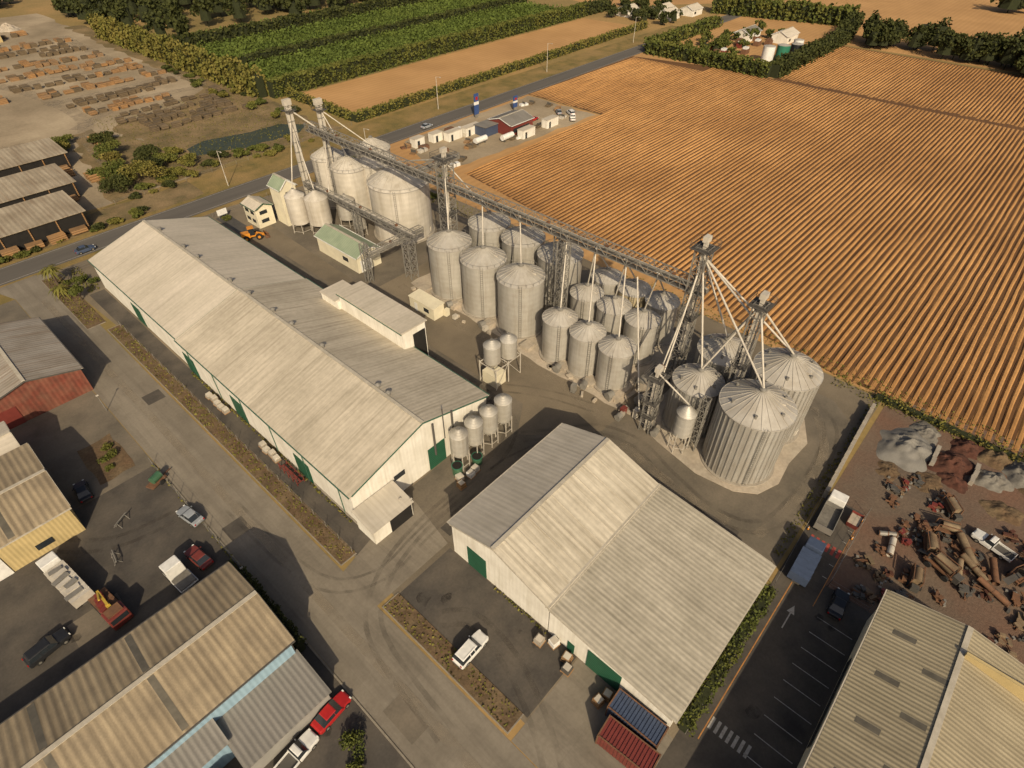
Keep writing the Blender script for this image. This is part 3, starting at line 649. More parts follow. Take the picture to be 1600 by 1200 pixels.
pipe((79,133.3,26),(81,128.5,15.4));pipe((79,133.3,26),(81.5,138,15.4));pipe((79,133.3,25.6),(87,124.5,16.4));pipe((72.7,136.3,26.5),(77.5,134,21.6),.2)
pipe((72.7,136.3,24),(66,131,11));pipe((72.7,136.3,22),(69.3,127,10.9));pipe((79,133.3,20),(72,125,9.5))
sp_.done()
o=Obj('load_out_frame');q=o('frame','palesteel')
for x in(55.4,58.6,61.8):
    for y in(57.8,53.8):q.beam((x,y,0),(x,y,4.8),.14)
    q.beam((x,57.8,4.4),(x,53.8,4.4),.12)
for y in(57.8,53.8):
    q.beam((55.4,y,4.4),(61.8,y,4.4),.12);q.beam((55.4,y,0),(58.6,y,4.4),.07);q.beam((61.8,y,0),(58.6,y,4.4),.07)
o('enclosure','cream').box(55.6,54.2,.0,58.3,57.4,2.6);o.done()
for x,y,s in((66.6,49,1.2),(66.3,42.6,1.1),(67,37.5,1.3),(67.3,78.5,1.2),(66.9,68.5,1.2),(73.5,35.2,1.7),(64.8,27,1.1),(69.5,33,1.4),(63.9,33.5,1)):
    o=Obj('aeration_fan',(x,y,0));o('housing','steel').cyl((-.5*s,0,.8*s),(.5*s,0,.8*s),.55*s,n=14);o('duct','concwall').obox(1.0*s,0,.5*s,1.2*s,.7*s,.8*s);o('stand','steel').box(-.4*s,-.4*s,0,.4*s,.4*s,.3*s);o.done(random.uniform(-.3,.3))
o=Obj('concrete_plinths');q=o('blocks','slab')
for y in(87.5,78.3,68.4,57.8,49,42.7):q.box(67.2,y-1.2,0,69.5,y+1.0,.8);q.box(78.5,y-1,0,80,y+1,.6)
q.box(67,35.8,0,74,37,1.2);q.box(72,33,0,76,35,1.6)
for i in range(26):
    x=random.uniform(64.5,68);y=random.uniform(33,90);q.obox(x,y,.25,random.uniform(.4,1.4),random.uniform(.4,1.1),.5,random.uniform(0,1.5))
o.done()
for i in range(16):
    x=random.choice((random.uniform(64,67),random.uniform(74.5,76)));y=random.uniform(30,92)
    o=Obj('equipment_box',(x,y,0));o('cabinet',random.choice(('palesteel','steel','c_dred','cream'))).box(-.5,-.4,.1,.5,.4,random.uniform(.9,2.0));o('base','darksteel').box(-.55,-.45,0,.55,.45,.1);o.done(random.uniform(-.2,.2))
b=building('green_roof_mill_shed','y',103.5,119,[(62.8,4),(66,5.6),(69.2,4)],'cream','roof_green',trim='c_white');b('door','c_white').box(63.5,103.38,0,66.5,103.44,3);b('windows','glass').box(62.7,107,1.6,62.76,109,2.6);b.done()
b=building('cream_mill_house','y',135.2,140,[(64.6,9.6),(66.8,11.6),(69,9.6)],'cream','roof_green',trim='c_white');b('louvres','dark').box(66,135.1,7,67.6,135.16,8.6);b.done()
b=building('weighbridge_office','y',139.5,145.5,[(59,5),(61.3,6),(63.6,5)],'cream','roof_long2',trim='dkgreen')
g=b('windows','glass')
for z in(1.2,3.4):g.box(58.9,140.5,z,58.96,142,z+.9);g.box(58.9,143,z,58.96,144.6,z+.9);g.box(60,139.4,z,62,139.46,z+.9)
b.done()
b=building('cream_site_hut','y',77.5,85,[(62.1,2.7),(64.9,2.9)],'cream','cream',ridge=False,oh=.15);b('windows','glass').box(62,79,1.1,62.05,80.5,2);b('door','c_white').box(62,82.5,0,62.05,83.4,2);b.done()

# ============================================================ VEHICLES
def vehicle(name,x,y,ang,color,kind='car',L=4.5):
    o=Obj(name,(x,y,.05));body=o('body',color);gl=o('windows','glass');wh=o('wheels','tyre');rf=o('roof_panel',color)
    hl=L/2
    def loft(q,st):
        vs=[];n=len(st)
        for (px,w,z0,z1) in st: vs+=[(px,-w,z0),(px,w,z0),(px,w*1.0,(z0+z1)*.55),(px,w*.93,z1),(px,-w*.93,z1),(px,-w*1.0,(z0+z1)*.55)]
        fs=[]
        for i in range(n-1):
            for k in range(6):a=6*i+k;b2=6*i+(k+1)%6;fs.append((a,b2,b2+6,a+6))
        fs.append((5,4,3,2,1,0));fs.append(tuple(6*(n-1)+k for k in range(6)));q.add(vs,fs)
    def frust(q,x0,x1,w0,z0,X0,X1,w1,z1):
        v=[(x0,-w0,z0),(x1,-w0,z0),(x1,w0,z0),(x0,w0,z0),(X0,-w1,z1),(X1,-w1,z1),(X1,w1,z1),(X0,w1,z1)]
        q.add(v,[(3,2,1,0),(4,5,6,7),(0,1,5,4),(1,2,6,5),(2,3,7,6),(3,0,4,7)])
    if kind=='car':
        loft(body,[(-hl,.74,.42,.80),(-hl+.18,.85,.28,.92),(-.55*hl,.9,.25,.97),(.25*hl,.9,.25,.95),(.62*hl,.88,.25,.86),(hl-.2,.82,.28,.74),(hl,.68,.40,.62)])
        frust(gl,-.74*hl,.40*hl,.82,.93,-.46*hl,.12*hl,.66,1.42);frust(rf,-.47*hl,.13*hl,.67,1.42,-.42*hl,.08*hl,.6,1.47)
        frust(rf,-.02*hl,.02*hl,.83,.9,-.02*hl,.0*hl,.675,1.42)
    elif kind=='suv':
        loft(body,[(-hl,.80,.5,.95),(-hl+.12,.9,.35,1.1),(-.3*hl,.93,.32,1.1),(.35*hl,.93,.32,1.08),(.62*hl,.92,.32,1.02),(hl-.15,.86,.35,.9),(hl,.74,.45,.78)])
        frust(gl,-.93*hl,.42*hl,.86,1.07,-.8*hl,.2*hl,.72,1.64);frust(rf,-.82*hl,.21*hl,.73,1.64,-.78*hl,.15*hl,.66,1.71)
        for px in(-.32*hl,-.02*hl):frust(rf,px-.05,px+.05,.865,1.05,px-.05,px+.05,.735,1.64)
        for sy in(-.6,.6):rf.beam((-.7*hl,sy,1.76),(.05*hl,sy,1.76),.05)
    elif kind=='ute':
        loft(body,[(-.02*hl,.92,.34,1.05),(.3*hl,.92,.34,1.05),(.62*hl,.92,.34,1.0),(hl-.15,.86,.36,.88),(hl,.74,.46,.76)])
        frust(gl,-.05*hl,.44*hl,.84,1.02,.0,.24*hl,.7,1.6);frust(rf,-.01*hl,.25*hl,.71,1.6,.02*hl,.2*hl,.64,1.66)
        t=o('tray',color);t.box(-hl,-.9,.55,-.06*hl,.9,.62)
        for a in((-hl,-.9,.62,-hl+.06,.9,1.02),(-hl+.06,-.9,.62,-.09*hl,-.84,1.02),(-hl+.06,.84,.62,-.09*hl,.9,1.02),(-.09*hl,-.9,.62,-.06*hl,.9,1.2)):t.box(*a)
        o('tray_liner','darksteel').box(-hl+.07,-.83,.62,-.1*hl,.83,.66);o('chassis','darksteel').box(-hl,-.5,.35,0,.5,.54)
    for sx in(-.6*hl,.63*hl):
        for sy in(-1,1):wh.cyl((sx,sy*.68,.34),(sx,sy*.94,.34),.34,n=16);o('hubs','steel').cyl((sx,sy*.90,.34),(sx,sy*.955,.34),.18,n=10)
    h=o('headlamps','lampglass')
    for sy in(-.62,.62):h.obox(hl-.1,sy,.68 if kind=='car' else .82,.16,.26,.13);o('tail_lamps','tail').obox(-hl+.02,sy*1.1,.75 if kind!='suv' else .95,.1,.2,.2)
    bp=o('bumpers','darksteel');bp.box(hl-.12,-.7,.28,hl+.04,.7,.42);bp.box(-hl-.04,-.7,.32,-hl+.1,.7,.46)
    for sy in(-1,1):o('mirrors',color).obox(.36*hl,sy*1.0,.98 if kind=='car' else 1.12,.12,.16,.13)
    o.done(math.radians(ang),bevel={'body':.06,'roof_panel':.03})
vehicle('parked_suv',19.6,24.4,2,'c_white','suv',4.8)
vehicle('parked_car',4.3,31.0,6,'c_red','car',4.6)
vehicle('pickup_truck',-.8,30.2,8,'c_white','ute',5.2)
vehicle('parked_car',6.0,68.0,100,'c_silver','car',4.5)
vehicle('parked_car',-2.7,84.1,85,'c_black','car',4.5)
vehicle('parked_suv',-14.4,62.3,8,'c_black','suv',4.8)
vehicle('pickup_truck',78,-19,75,'c_white','ute',5.2)
vehicle('parked_car',55.1,-6.3,4,'c_black','car',4.4)
vehicle('moving_car',136,162.5,0,'c_silver','car',4.4)
vehicle('moving_car',25,160.3,0,'c_dblue','car',4.4)
for x,y,a,c,k in((141,151,20,'c_white','suv'),(146,150,10,'c_white','ute'),(180,134,60,'c_white','suv'),(178,138,50,'c_silver','car'),(166,140,0,'c_red','car'),(176,130,40,'c_white','ute')):
    vehicle('parked_suv' if k=='suv' else 'pickup_truck' if k=='ute' else 'parked_car',x,y,a,c,k,4.6)
def truck(name,x,y,ang,cab,L,load,loadm,open_=False):
    o=Obj(name,(x,y,.05));c=o('cab',cab);hl=L/2
    c.add([(hl-2,-1.15,.7),(hl,-1.15,.7),(hl,1.15,.7),(hl-2,1.15,.7),(hl-1.95,-1.1,2.9),(hl-.35,-1.1,2.9),(hl-.35,1.1,2.9),(hl-1.95,1.1,2.9)],[(3,2,1,0),(4,5,6,7),(0,1,5,4),(1,2,6,5),(2,3,7,6),(3,0,4,7)])
    o('windscreen','glass').add([(hl-.08,-1.0,1.75),(hl-.08,1.0,1.75),(hl-.31,.95,2.75),(hl-.31,-.95,2.75)],[(0,1,2,3)])
    o('side_windows','glass').box(hl-1.5,-1.17,1.8,hl-.6,1.17,2.5)
    o('chassis','darksteel').box(-hl,-.5,.6,hl-2,.5,.9)
    w=o('wheels','tyre')
    for sx in(hl-1,-hl+.9,-hl+2.2)+((-hl+3.5,) if L>9 else ()):
        for s in(-1,1):w.cyl((sx,s*.75,.5),(sx,s*1.2,.5),.5,n=16)
    d=o('deck',loadm)
    if open_:
        d.box(-hl,-1.2,.95,hl-2.3,1.2,1.05)
        for a in((-hl,-1.2,1.05,-hl+.08,1.2,load),(hl-2.38,-1.2,1.05,hl-2.3,1.2,load),(-hl+.08,-1.2,1.05,hl-2.38,-1.12,load),(-hl+.08,1.12,1.05,hl-2.38,1.2,load)):d.box(*a)
        o('load','gheap').box(-hl+.1,-1.1,1.05,hl-2.42,1.1,1.4)
    else:
        d.box(-hl,-1.22,.95,hl-2.3,1.22,load);r=o('tarpaulin_bows',loadm)
        k=-hl+.5
        while k<hl-2.6:r.box(k,-1.25,1.0,k+.08,1.25,load+.05);k+=1.1
    o('lamps','lampglass').box(hl-.05,-1,.85,hl+.03,-.7,1.05);o('lamps','lampglass').box(hl-.05,.7,.85,hl+.03,1,1.05)
    o.done(math.radians(ang),bevel={'cab':.1})
truck('tipper_truck',67.6,-.4,3,'c_white',7.2,2.1,'steel',True)
truck('covered_trailer_truck',57.6,-.9,2,'c_dblue',7.0,2.5,'c_dblue')
truck('flatbed_truck',-9.6,69.5,97,'c_white',9.5,2.3,'palesteel')
o=Obj('stacked_panels',(-9.6,68.4,2.36));q=o('panels','palesteel');q2=o('dark_panels','steel')
for i in range(7):(q if i%2 else q2).obox(random.uniform(-.3,.3),-2.6+i*.85,.05+.02*i,random.uniform(1.4,2.2),.7,.1+.1*(i%3),random.uniform(-.2,.2))
o.done(math.radians(7))
o=Obj('crane_truck',(-7.3,61.5,0));o('cab','c_dred').box(-1.2,-3,.5,1.2,-1.1,2.6);o('windscreen','glass').box(-1,-3.04,1.6,1,-2.98,2.4);o('cab_roof_kit','rust').box(-.9,-2.6,2.6,.9,-1.3,2.8);dk=o('deck','rust');dk.box(-1.1,-1.0,.8,1.1,3.4,1.2);bm=o('boom','c_yellow');bm.beam((0,-.6,2.5),(.2,2.6,2.2),.3);bm.beam((0,-.6,1.2),(0,-.6,2.5),.5);bm.beam((.2,2.6,2.2),(-.3,.8,2.7),.2)
ld=o('load','c_dred')
for i in range(4):ld.obox(random.uniform(-.5,.5),.2+i*.8,1.5,random.uniform(.8,1.4),.6,random.uniform(.3,.7),random.uniform(-.3,.3))
w=o('wheels','tyre')
for yy in(-2.2,1.2,2.5):
    for s in(-1,1):w.cyl((s*.8,yy,.5),(s*1.2,yy,.5),.5,n=14)
o.done(math.radians(7),bevel={'cab':.12})
truck('small_white_truck',.6,59.3,95,'c_white',4.8,1.2,'c_white',True)
vehicle('parked_car',3.6,60.6,97,'c_dred','car',4.6)
def box_container(name,x,y,ang,m,L=6.06):
    o=Obj(name,(x,y,.05));b=o('body',m);b.box(-L/2,-1.2,.12,L/2,1.2,2.52);r=o('corrugations',m);k=-L/2+.2
    while k<L/2-.2:r.box(k,-1.25,.2,k+.2,1.25,2.6);k+=.4
    f=o('corner_frame','rust')
    for sx in(-L/2,L/2):
        for sy in(-1.2,1.2):f.beam((sx,sy,0),(sx,sy,2.66),.16)
        f.beam((sx,-1.2,2.6),(sx,1.2,2.6),.14)
    for sy in(-1.2,1.2):f.beam((-L/2,sy,2.6),(L/2,sy,2.6),.12)
    for s in(-.8,-.25,.25,.8):o('door_bars','steel').box(-L/2-.06,s-.03,.2,-L/2-.02,s+.03,2.4)
    o.done(math.radians(ang))
box_container('shipping_container',26,5.2,92,'c_dblue');box_container('shipping_container',23.1,4.4,94,'c_dred')
for x,y,m in((26.4,9.2,'timber'),(27,17.5,'c_white'),(26.6,15.2,'timber'),(25.6,14.4,'darksteel'),(25.2,9.6,'timber'),(37,44.2,'palesteel'),(38.6,43.4,'c_white'),(39.8,43.6,'palesteel'),(36.2,43,'timber'),(26,19,'concwall')):
    o=Obj('pallet_stack',(x,y,0.02));q=o('pallet','timber');
    for k in(-.5,0,.5):q.box(-.6,k-.06,0.02,.6,k+.06,.14)
    q.box(-.6,-.6,.14,.6,.6,.18);o('goods',m).box(-.52,-.5,.18,.5,.52,1.0);o('wrap','palesteel').box(-.4,-.4,1.0,.4,.4,1.08);o.done(random.uniform(-.2,.2))
for y0,n in((84.5,5),(68.5,4)):
    for i in range(n):
        o=Obj('pallet_stack',(20.3+random.uniform(-.15,.15),y0+i*1.4,0));o('pallet','timber').box(-.55,-.55,.02,.55,.55,.16);o('goods','concwall').box(-.5,-.5,.16,.5,.5,random.uniform(.4,.8));o('upper_goods','palesteel').box(-.4,-.45,.5,.45,.4,random.uniform(.8,1.0));o.done(random.uniform(-.15,.15))
o=Obj('red_steel_rack',(20.2,64,0));q=o('frame','c_dred')
for yy in(-2.4,-1.2,0,1.2,2.4):
    q.beam((-.6,yy,0),(-.6,yy,1.6),.1);q.beam((.6,yy,0),(.6,yy,1.0),.1);q.beam((-.6,yy,.5),(.6,yy,.5),.08)
q.beam((-.6,-2.4,1.5),(-.6,2.4,1.5),.1);q.beam((.6,-2.4,.9),(.6,2.4,.9),.1);q.beam((0,-2.4,.55),(0,2.4,.55),.3,.1);o.done()
o=Obj('wheel_loader',(55.2,136,0.03));b_=o('body','c_orange');b_.box(-2.6,-.8,.8,-.6,.8,2.0);b_.box(-.6,-.5,.8,1.4,.5,1.3);o('cab','glass').box(-.8,-.7,1.3,.5,.7,3.0);b_.box(-.9,-.8,3.0,.6,.8,3.12)
b_.beam((1,-.4,1.4),(2.8,-.4,.6),.25);b_.beam((1,.4,1.4),(2.8,.4,.6),.25)
o('bucket','rust').add([(2.7,-1.3,.1),(3.8,-1.3,.1),(2.7,-1.3,1.2),(2.7,1.3,.1),(3.8,1.3,.1),(2.7,1.3,1.2)],[(0,1,2),(3,5,4),(0,2,5,3),(0,3,4,1)])
for sx in(-1.7,1.3):
    for s in(-1,1):o('wheels','tyre').cyl((sx,s*.75,.75),(sx,s*1.25,.75),.75,n=18);o('hubs','c_orange').cyl((sx,s*1.1,.75),(sx,s*1.28,.75),.35,n=12)
o.done(math.radians(-20))
o=Obj('tow_behind_sprayer',(5.7,78,0));o('tank','c_green').cyl((-.8,0,1.2),(.8,0,1.2),.6,n=14);o('frame','rust').box(-1.6,-.7,.4,1.2,.7,.6);w=o('wheels','tyre')
for s in(-1,1):w.cyl((0,s*.75,.4),(0,s*.95,.4),.4,n=12)
o('drawbar','rust').beam((1.2,0,.5),(2.6,0,.4),.12);o.done(.4)
for x,y in((-1,74.5),(-4,69)):
    o=Obj('steel_trestle',(x,y,0));q=o('bars','steel')
    for k in(-.8,.8):q.beam((k,-.5,0),(k,0,.9),.08);q.beam((k,.5,0),(k,0,.9),.08)
    q.beam((-1.2,0,.95),(1.2,0,.95),.12);q.beam((-1.2,.3,.5),(1.2,.3,.5),.08);o.done(random.uniform(0,1.5))

# ============================================================ CONTRACTOR YARD
o=Obj('yard_boundary_wall');q=o('blocks','concwall')
for i in range(16):q.box(71+i*1.5,1.2+i*.06,0,72.44+i*1.5,1.75+i*.06,1.5 if i%3 else 1.7)
o.done()
def heap(name,x,y,r,h,m,rough=.28):
    n=54;k=18;vs=[];fs=[]
    for j in range(k):
        f=j/(k-1)
        for i in range(n):
            t=2*math.pi*i/n;rr=r*(1-f)*(1+.16*math.sin(2*t+x)+.10*math.sin(5*t+y)+.05*math.sin(9*t+x*y))
            px,py=rr*math.cos(t),rr*math.sin(t);v=mnoise.noise(Vector((px*.9+x,py*.9+y,0)))+.5*mnoise.noise(Vector((px*2.6+x,py*2.6,3)))
            vs.append((px,py,max(-.02,h*(1-(1-f)**1.15)*(1+.35*v)+rough*.6*v*min(1,f*5)-.02)))
    for j in range(k-1):
        for i in range(n):
            a=j*n+i;b2=j*n+(i+1)%n;fs.append((a,b2,b2+n,a+n))
    o=Obj(name,(x,y,0));o('m',m).add(vs,fs,True);o.done()
heap('covered_heap',89.8,-4.8,4.8,1.7,'tarp',.1)
for a in((91.0,-11.0,3.4,1.4,'rheap'),(91.5,-16.5,2.6,1.3,'gheap'),(96,-20,3.2,1.6,'gheap'),(87.6,-12.0,2.2,.7,'rheap'),(95.5,-6,2.6,1.1,'gheap'),(96.5,-12,2.6,1.,'rheap'),(97,-16,2.6,1.1,'dirt'),(83,-4,2,.5,'dirt'),(84.5,-9,2.4,.5,'dirt'),(93,-24,4,1.4,'dirt'),(86,-19,2.5,.6,'dirt')):heap('aggregate_heap',*a)
o=Obj('material_bay_walls');q=o('blocks','concwall')
for y in(-8.6,-14.2):
    for i in range(3):q.obox(89+i*1.6,y+random.uniform(-.1,.1),.45,1.55,.6,.9,random.uniform(-.08,.08))
o.done()
MM=('darksteel','rust','rust','rheap','darksteel','oldtimber','oldpipe','c_dred')
for i in range(60):
    x,y=random.uniform(58.5,84),random.uniform(-26,-5.5)
    if x<72 and y>-6.5:continue
    if abs(x-78)<2.6 and abs(y+19)<3.4:continue
    s=random.uniform(.5,1.2)
    o=Obj('scrap_pile',(x,y,0));q=o('plates',random.choice(MM));q2=o('lengths','rust');q3=o('offcuts',random.choice(('steel','darksteel')))
    a0=random.uniform(0,3)
    for k in range(6):q.obox(random.uniform(-1,1)*s,random.uniform(-.7,.7)*s,.12+.1*k,random.uniform(.4,1.3)*s,random.uniform(.3,.8)*s,random.uniform(.1,.35),random.uniform(0,3))
    for k in range(5):
        a=a0+random.uniform(-.25,.25);c,sn=math.cos(a)*1.1*s,math.sin(a)*1.1*s;ox=random.uniform(-.4,.4)
        q2.beam((-c+ox,-sn,.1+k*.07),(c+ox,sn,.12+k*.08),.1);q3.obox(random.uniform(-1.2,1.2)*s,random.uniform(-1.2,1.2)*s,.15,.35,.3,.3,a)
    o.done()
# derelict plant: drum on a wheeled frame with chute
for x,y,a,s in((72,-12.5,20,1.),(76.5,-13.5,110,.9),(69.5,-14.5,70,1.1),(81,-13,40,.9),(65.5,-12.5,10,.9),(75.5,-23,150,1.1)):
    o=Obj('rusty_plant_machine',(x,y,0));f=o('frame','rust');f.box(-1.8*s,-.7*s,.6*s,1.8*s,.7*s,.8*s)
    for c in(-1.5,1.5):
        for d in(-.65,.65):f.beam((c*s,d*s,0),(c*s,d*s,2.1*s),.12)
    f.beam((-1.5*s,-.65*s,2.1*s),(1.5*s,-.65*s,2.1*s),.1);f.beam((-1.5*s,.65*s,2.1*s),(1.5*s,.65*s,2.1*s),.1)
    o('drum','oldpipe').cyl((-1.3*s,0,1.5*s),(1.0*s,0,1.7*s),.7*s,.55*s,16);o('drum_mouth','dark').cyl((1.0*s,0,1.7*s),(1.03*s,0,1.705*s),.42*s,n=14)
    o('chute','darksteel').add([(1.1*s,-.3*s,1.4*s),(1.1*s,.3*s,1.4*s),(2.8*s,.4*s,.5*s),(2.8*s,-.4*s,.5*s)],[(0,1,2,3)]);o('engine_box','darksteel').box(-2.4*s,-.5*s,.4*s,-1.6*s,.5*s,1.3*s)
    for c in(-1.2,1.0):
        for d in(-1,1):o('wheels','tyre').cyl((c*s,d*.75*s,.4*s),(c*s,d*.98*s,.4*s),.4*s,n=14)
    o.done(math.radians(a))
def bigpipe(x,y,a,L,r,m,tilt=0):
    o=Obj('large_duct_pipe',(x,y,0));z=r+.05;q=o('barrel',m)
    q.cyl((-L/2,0,z),(L/2,0,z+tilt),r,n=20,cap=False);q.cyl((L/2,0,z+tilt),(-L/2,0,z),r*.9,n=20,cap=False)
    f=o('flanges','rust')
    for k in(-L/2,0,L/2):f.cyl((k-.06,0,z+tilt*(k/L+.5)),(k+.06,0,z+tilt*(k/L+.5)),r*1.1,n=20,cap=False)
    f.box(-L/2+.3,-r*.5,0,-L/2+.5,r*.5,z-r*.6);o.done(math.radians(a))
for x,y,a,L,r,m,t in((74.5,-16.5,40,4.5,.5,'oldpipe',.8),(72.3,-18,60,4,.42,'oldpipe',.4),(70.5,-16.5,10,3.5,.42,'oldpipe',.3),(70,-20.5,80,4,.38,'rust',1.0),(73.5,-20,20,3.5,.42,'rust',.5),(68.4,-8.7,8,3.,.42,'palesteel',.2),(70.3,-7.6,-60,2.2,.36,'steel',.3)):bigpipe(x,y,a,L,r,m,t)
for x,y in((66.5,-4.2),(64,1.0),(70.5,-4.2)):
    o=Obj('traffic_cone',(x,y,0.03));o('base','c_black').box(-.2,-.2,0,.2,.2,.04);o('cone','c_orange').cone(0,0,.04,.15,.7,.03,12);o('band','c_white').cone(0,0,.35,.102,.48,.082,12);o.done()
o=Obj('skip_bin',(69.3,-3.4,0.03));o('bin','c_dred').add([(-1,-.7,0),(1,-.7,0),(1,.7,0),(-1,.7,0),(-1.3,-.8,1.1),(1.3,-.8,1.1),(1.3,.8,1.1),(-1.3,.8,1.1)],[(3,2,1,0),(0,1,5,4),(1,2,6,5),(2,3,7,6),(3,0,4,7)]);o('contents','slab').box(-1.1,-.72,.7,1.1,.72,.8);o.done()
def fence(name,pts,h=1.8,step=3.,m='steel'):
    o=Obj(name);q=o('posts',m);w=o('wires',m)
    for (x0,y0),(x1,y1) in zip(pts,pts[1:]):
        L=math.hypot(x1-x0,y1-y0);n=max(1,int(L/step))
        for i in range(n+1):
            x=x0+(x1-x0)*i/n;y=y0+(y1-y0)*i/n;q.cyl((x,y,0),(x,y,h),.04,n=6)
        for z in(.3,.9,h-.1):w.beam((x0,y0,z),(x1,y1,z),.02)
    o.done()
fence('wire_fence',[(18.2,46),(18.2,123)],1.5);fence('wire_fence',[(6.6,55),(6.6,82)],1.8);fence('wire_fence',[(16,152),(50,154),(98,155),(104,126),(100,30)],1.4,4)
fence('wire_fence',[(57,-9.5),(57,-4.4),(72,-4.4)],1.8,2.5);fence('wire_fence',[(29,.6),(52,.9),(70,1.6)],1.5);fence('wire_fence',[(-60,179.5),(64,181.5),(120,183.5)],1.3,4)
for x,y,h in((66.5,169.5,10),(152,174,11),(216,175,11),(284,176,11),(-10,168,10),(106,156,9)):
    o=Obj('street_lamp',(x,y,0));q=o('pole','palesteel');q.cyl((0,0,0),(0,0,h),.13,.08,8);q.beam((0,0,h-.1),(0,-2,h+.2),.08);o('lantern','palesteel').obox(0,-2.2,h+.15,.25,.7,.14);o.done()
for x,y in((6.4,52.5),(6.6,100),(28,44.6),(27,45.8)):
    o=Obj('pole_light',(x,y,0));o('post','steel').cyl((0,0,0),(0,0,3.6),.06,n=8);o('head','palesteel').box(-.2,-.1,3.6,.2,.1,3.75);o.done()
o=Obj('notice_board',(55.8,152,0));o('panel','c_white').box(-1.3,-.06,.9,1.3,.06,2.4);o('posts','steel').box(-1.1,-.05,0,-1,.05,.9);o('posts','steel').box(1,-.05,0,1.1,.05,.9);o.done()

# ============================================================ TIMBER YARD STACKS
def stacks(x0,x1,y,n,m):
    o=Obj('timber_stacks');q=o('stacks',m);q2=o('grey_stacks','oldtimber')
    for i in range(n):
        x=x0+(x1-x0)*(i+.5)/n+random.uniform(-.8,.8);w=(x1-x0)/n*random.uniform(.6,.85);
        for k in range(random.choice((1,1,2,3))):
            (q if random.random()<.75 else q2).obox(x,y+k*2.6+random.uniform(-.8,.8),.7,w,1.8,random.uniform(.8,2.2),random.uniform(-.1,.1))
    o.done()
for a in((57,93,295,9),(63,92,262,9),(70,110,252,11),(66,104,244,12),(72,104,236,11),(70,106,228,10),(60,90,330,9),(78,98,362,7),(52,80,311,7),(80,104,311,7),(60,92,276,9),(50,72,400,6),(84,104,280,6),(66,100,386,9),(70,100,345,8),(55,75,350,5),(60,95,374,8),(84,104,325,6),(66,84,415,5),(96,106,296,3),(40,60,330,5),(30,48,300,4),(34,50,370,4),(20,44,420,5)):stacks(*a,random.choice(('timber','timber','oldtimber')) if a[2]>256 else 'oldtimber')
o=Obj('log_piles');q=o('logs','timber')
for cx,cy in((62,425),(74,432),(50,415),(86,418),(44,203),(37,212),(56,233)):
    for i in range(9):q.cyl((cx-3,cy+i*.6-2.5,.3+(i%3)*.5),(cx+3,cy+i*.6-2.3,.3+(i%3)*.5),.35,n=8)
o.done()
heap('sawdust_heap',58,436,9,4.5,'slab');heap('sawdust_heap',72,445,7,3.5,'slab');heap('sawdust_heap',86,436,6,3,'slab')
b=building('yellow_yard_shed','x',64,76,[(414,3.5),(408,3.8)],'yellow','c_teal',ridge=False);b.done()
z=.045
for p in ([(48,184),(50,210),(54,240),(60,262),(58,300),(50,340),(46,400)],[(54,250),(80,268),(108,268),(104,300),(98,340),(100,400)],[(56,286),(80,287),(104,289)],[(56,322),(80,322),(104,318)],[(52,240),(30,250),(0,255)]):
    track(p,5,0,z,'dustmark','yard_track');z+=.0015

# ============================================================ VEGETATION
hedge('tall_shelter_hedge',(118,231.5),(318,231.5),4,6.2,4.,.85,'leaf',.05)
hedge('poplar_shelter_belt',(116,234),(113,385),4.5,8.5,2.8,1.1,'leafy',.22)
hedge('shelter_hedge',(124,322),(330,322),4,6.5,2.,1.2,'leafdark',.1)
hedge('shelter_hedge',(124,276),(318,276),3,5,2.,1.1,'leafdark',.08)
hedge('roadside_hedge',(123,185.5),(316,189.5),3,2.8,5,.6,'leafy',.12)
hedge('roadside_hedge',(123.5,187),(123.5,229),2.6,2.6,5,.6,'leafy',.12)
hedge('field_hedge',(273,101),(273,161),6,5,3.4,.95,'leaf',.12)
hedge('field_hedge',(273,99.5),(352,99.5),5,5.5,3.4,.95,'leafdark',.15)
hedge('field_hedge',(276,162),(345,163),5,4.5,2.,1.1,'leaf',.15)
hedge('far_hedge',(376,182),(394,108),8,8,2,1.3,'leaf',.15)
hedge('far_hedge',(318,232),(342,232),5,5,2,1.1,'leafdark',.2)
hedge('far_hedge',(352,100),(394,108),6,6,2,1.1,'leafdark',.2)
hedge('boundary_hedge',(29,1.0),(51,1.0),1.3,1.7,18,.3,'leaf',.3)
hedge('boundary_hedge',(6.0,39.5),(6.0,54),1.2,2.4,18,.3,'leafdark',.3)
hedge('yard_hedge',(98.5,-30),(98.8,3),1.2,1.0,8,.4,'leafy',.5)
sheet('orchard_ground',[(121,236),(318,236),(330,345),(121,345)],.012,'orchgrass')
A=[]
def orow(y,x1,n,s):
    x=rng.uniform(124,x1,n);z=np.abs(rng.normal(1.6,.75,n))
    return np.stack([x,y+rng.normal(0,s,n),z],1)
for y in np.arange(240,274,4.2):A.append(orow(y,316,3400,.75))
for y in np.arange(281,320,4.2):A.append(orow(y,322,2400,.75))
for y in np.arange(328,345,4.2):A.append(orow(y,322,1800,.75))
quadcloud('orchard_rows',np.concatenate(A),.95,'orch')
def scatter(n,f,h,r):
    return [(*f(),random.uniform(*h),random.uniform(*r)) for i in range(n)]
treemass('dark_woodland',scatter(120,lambda:(random.uniform(118,275),random.uniform(340,470)),(11,17),(5,8)),'leafdark',1.4,360)
treemass('dark_woodland',scatter(60,lambda:(random.uniform(350,368),random.uniform(-60,96)),(9,14),(4,6.5)),'leafdark',1.1,500)
treemass('dark_woodland',scatter(24,lambda:(random.uniform(340,374),random.uniform(-30,30)),(11,16),(5,7)),'leafdark',1.1,550)
treemass('distant_trees',scatter(70,lambda:(random.uniform(275,420),random.uniform(340,520)),(7,12),(4,7)),'leafdark',1.8,200)
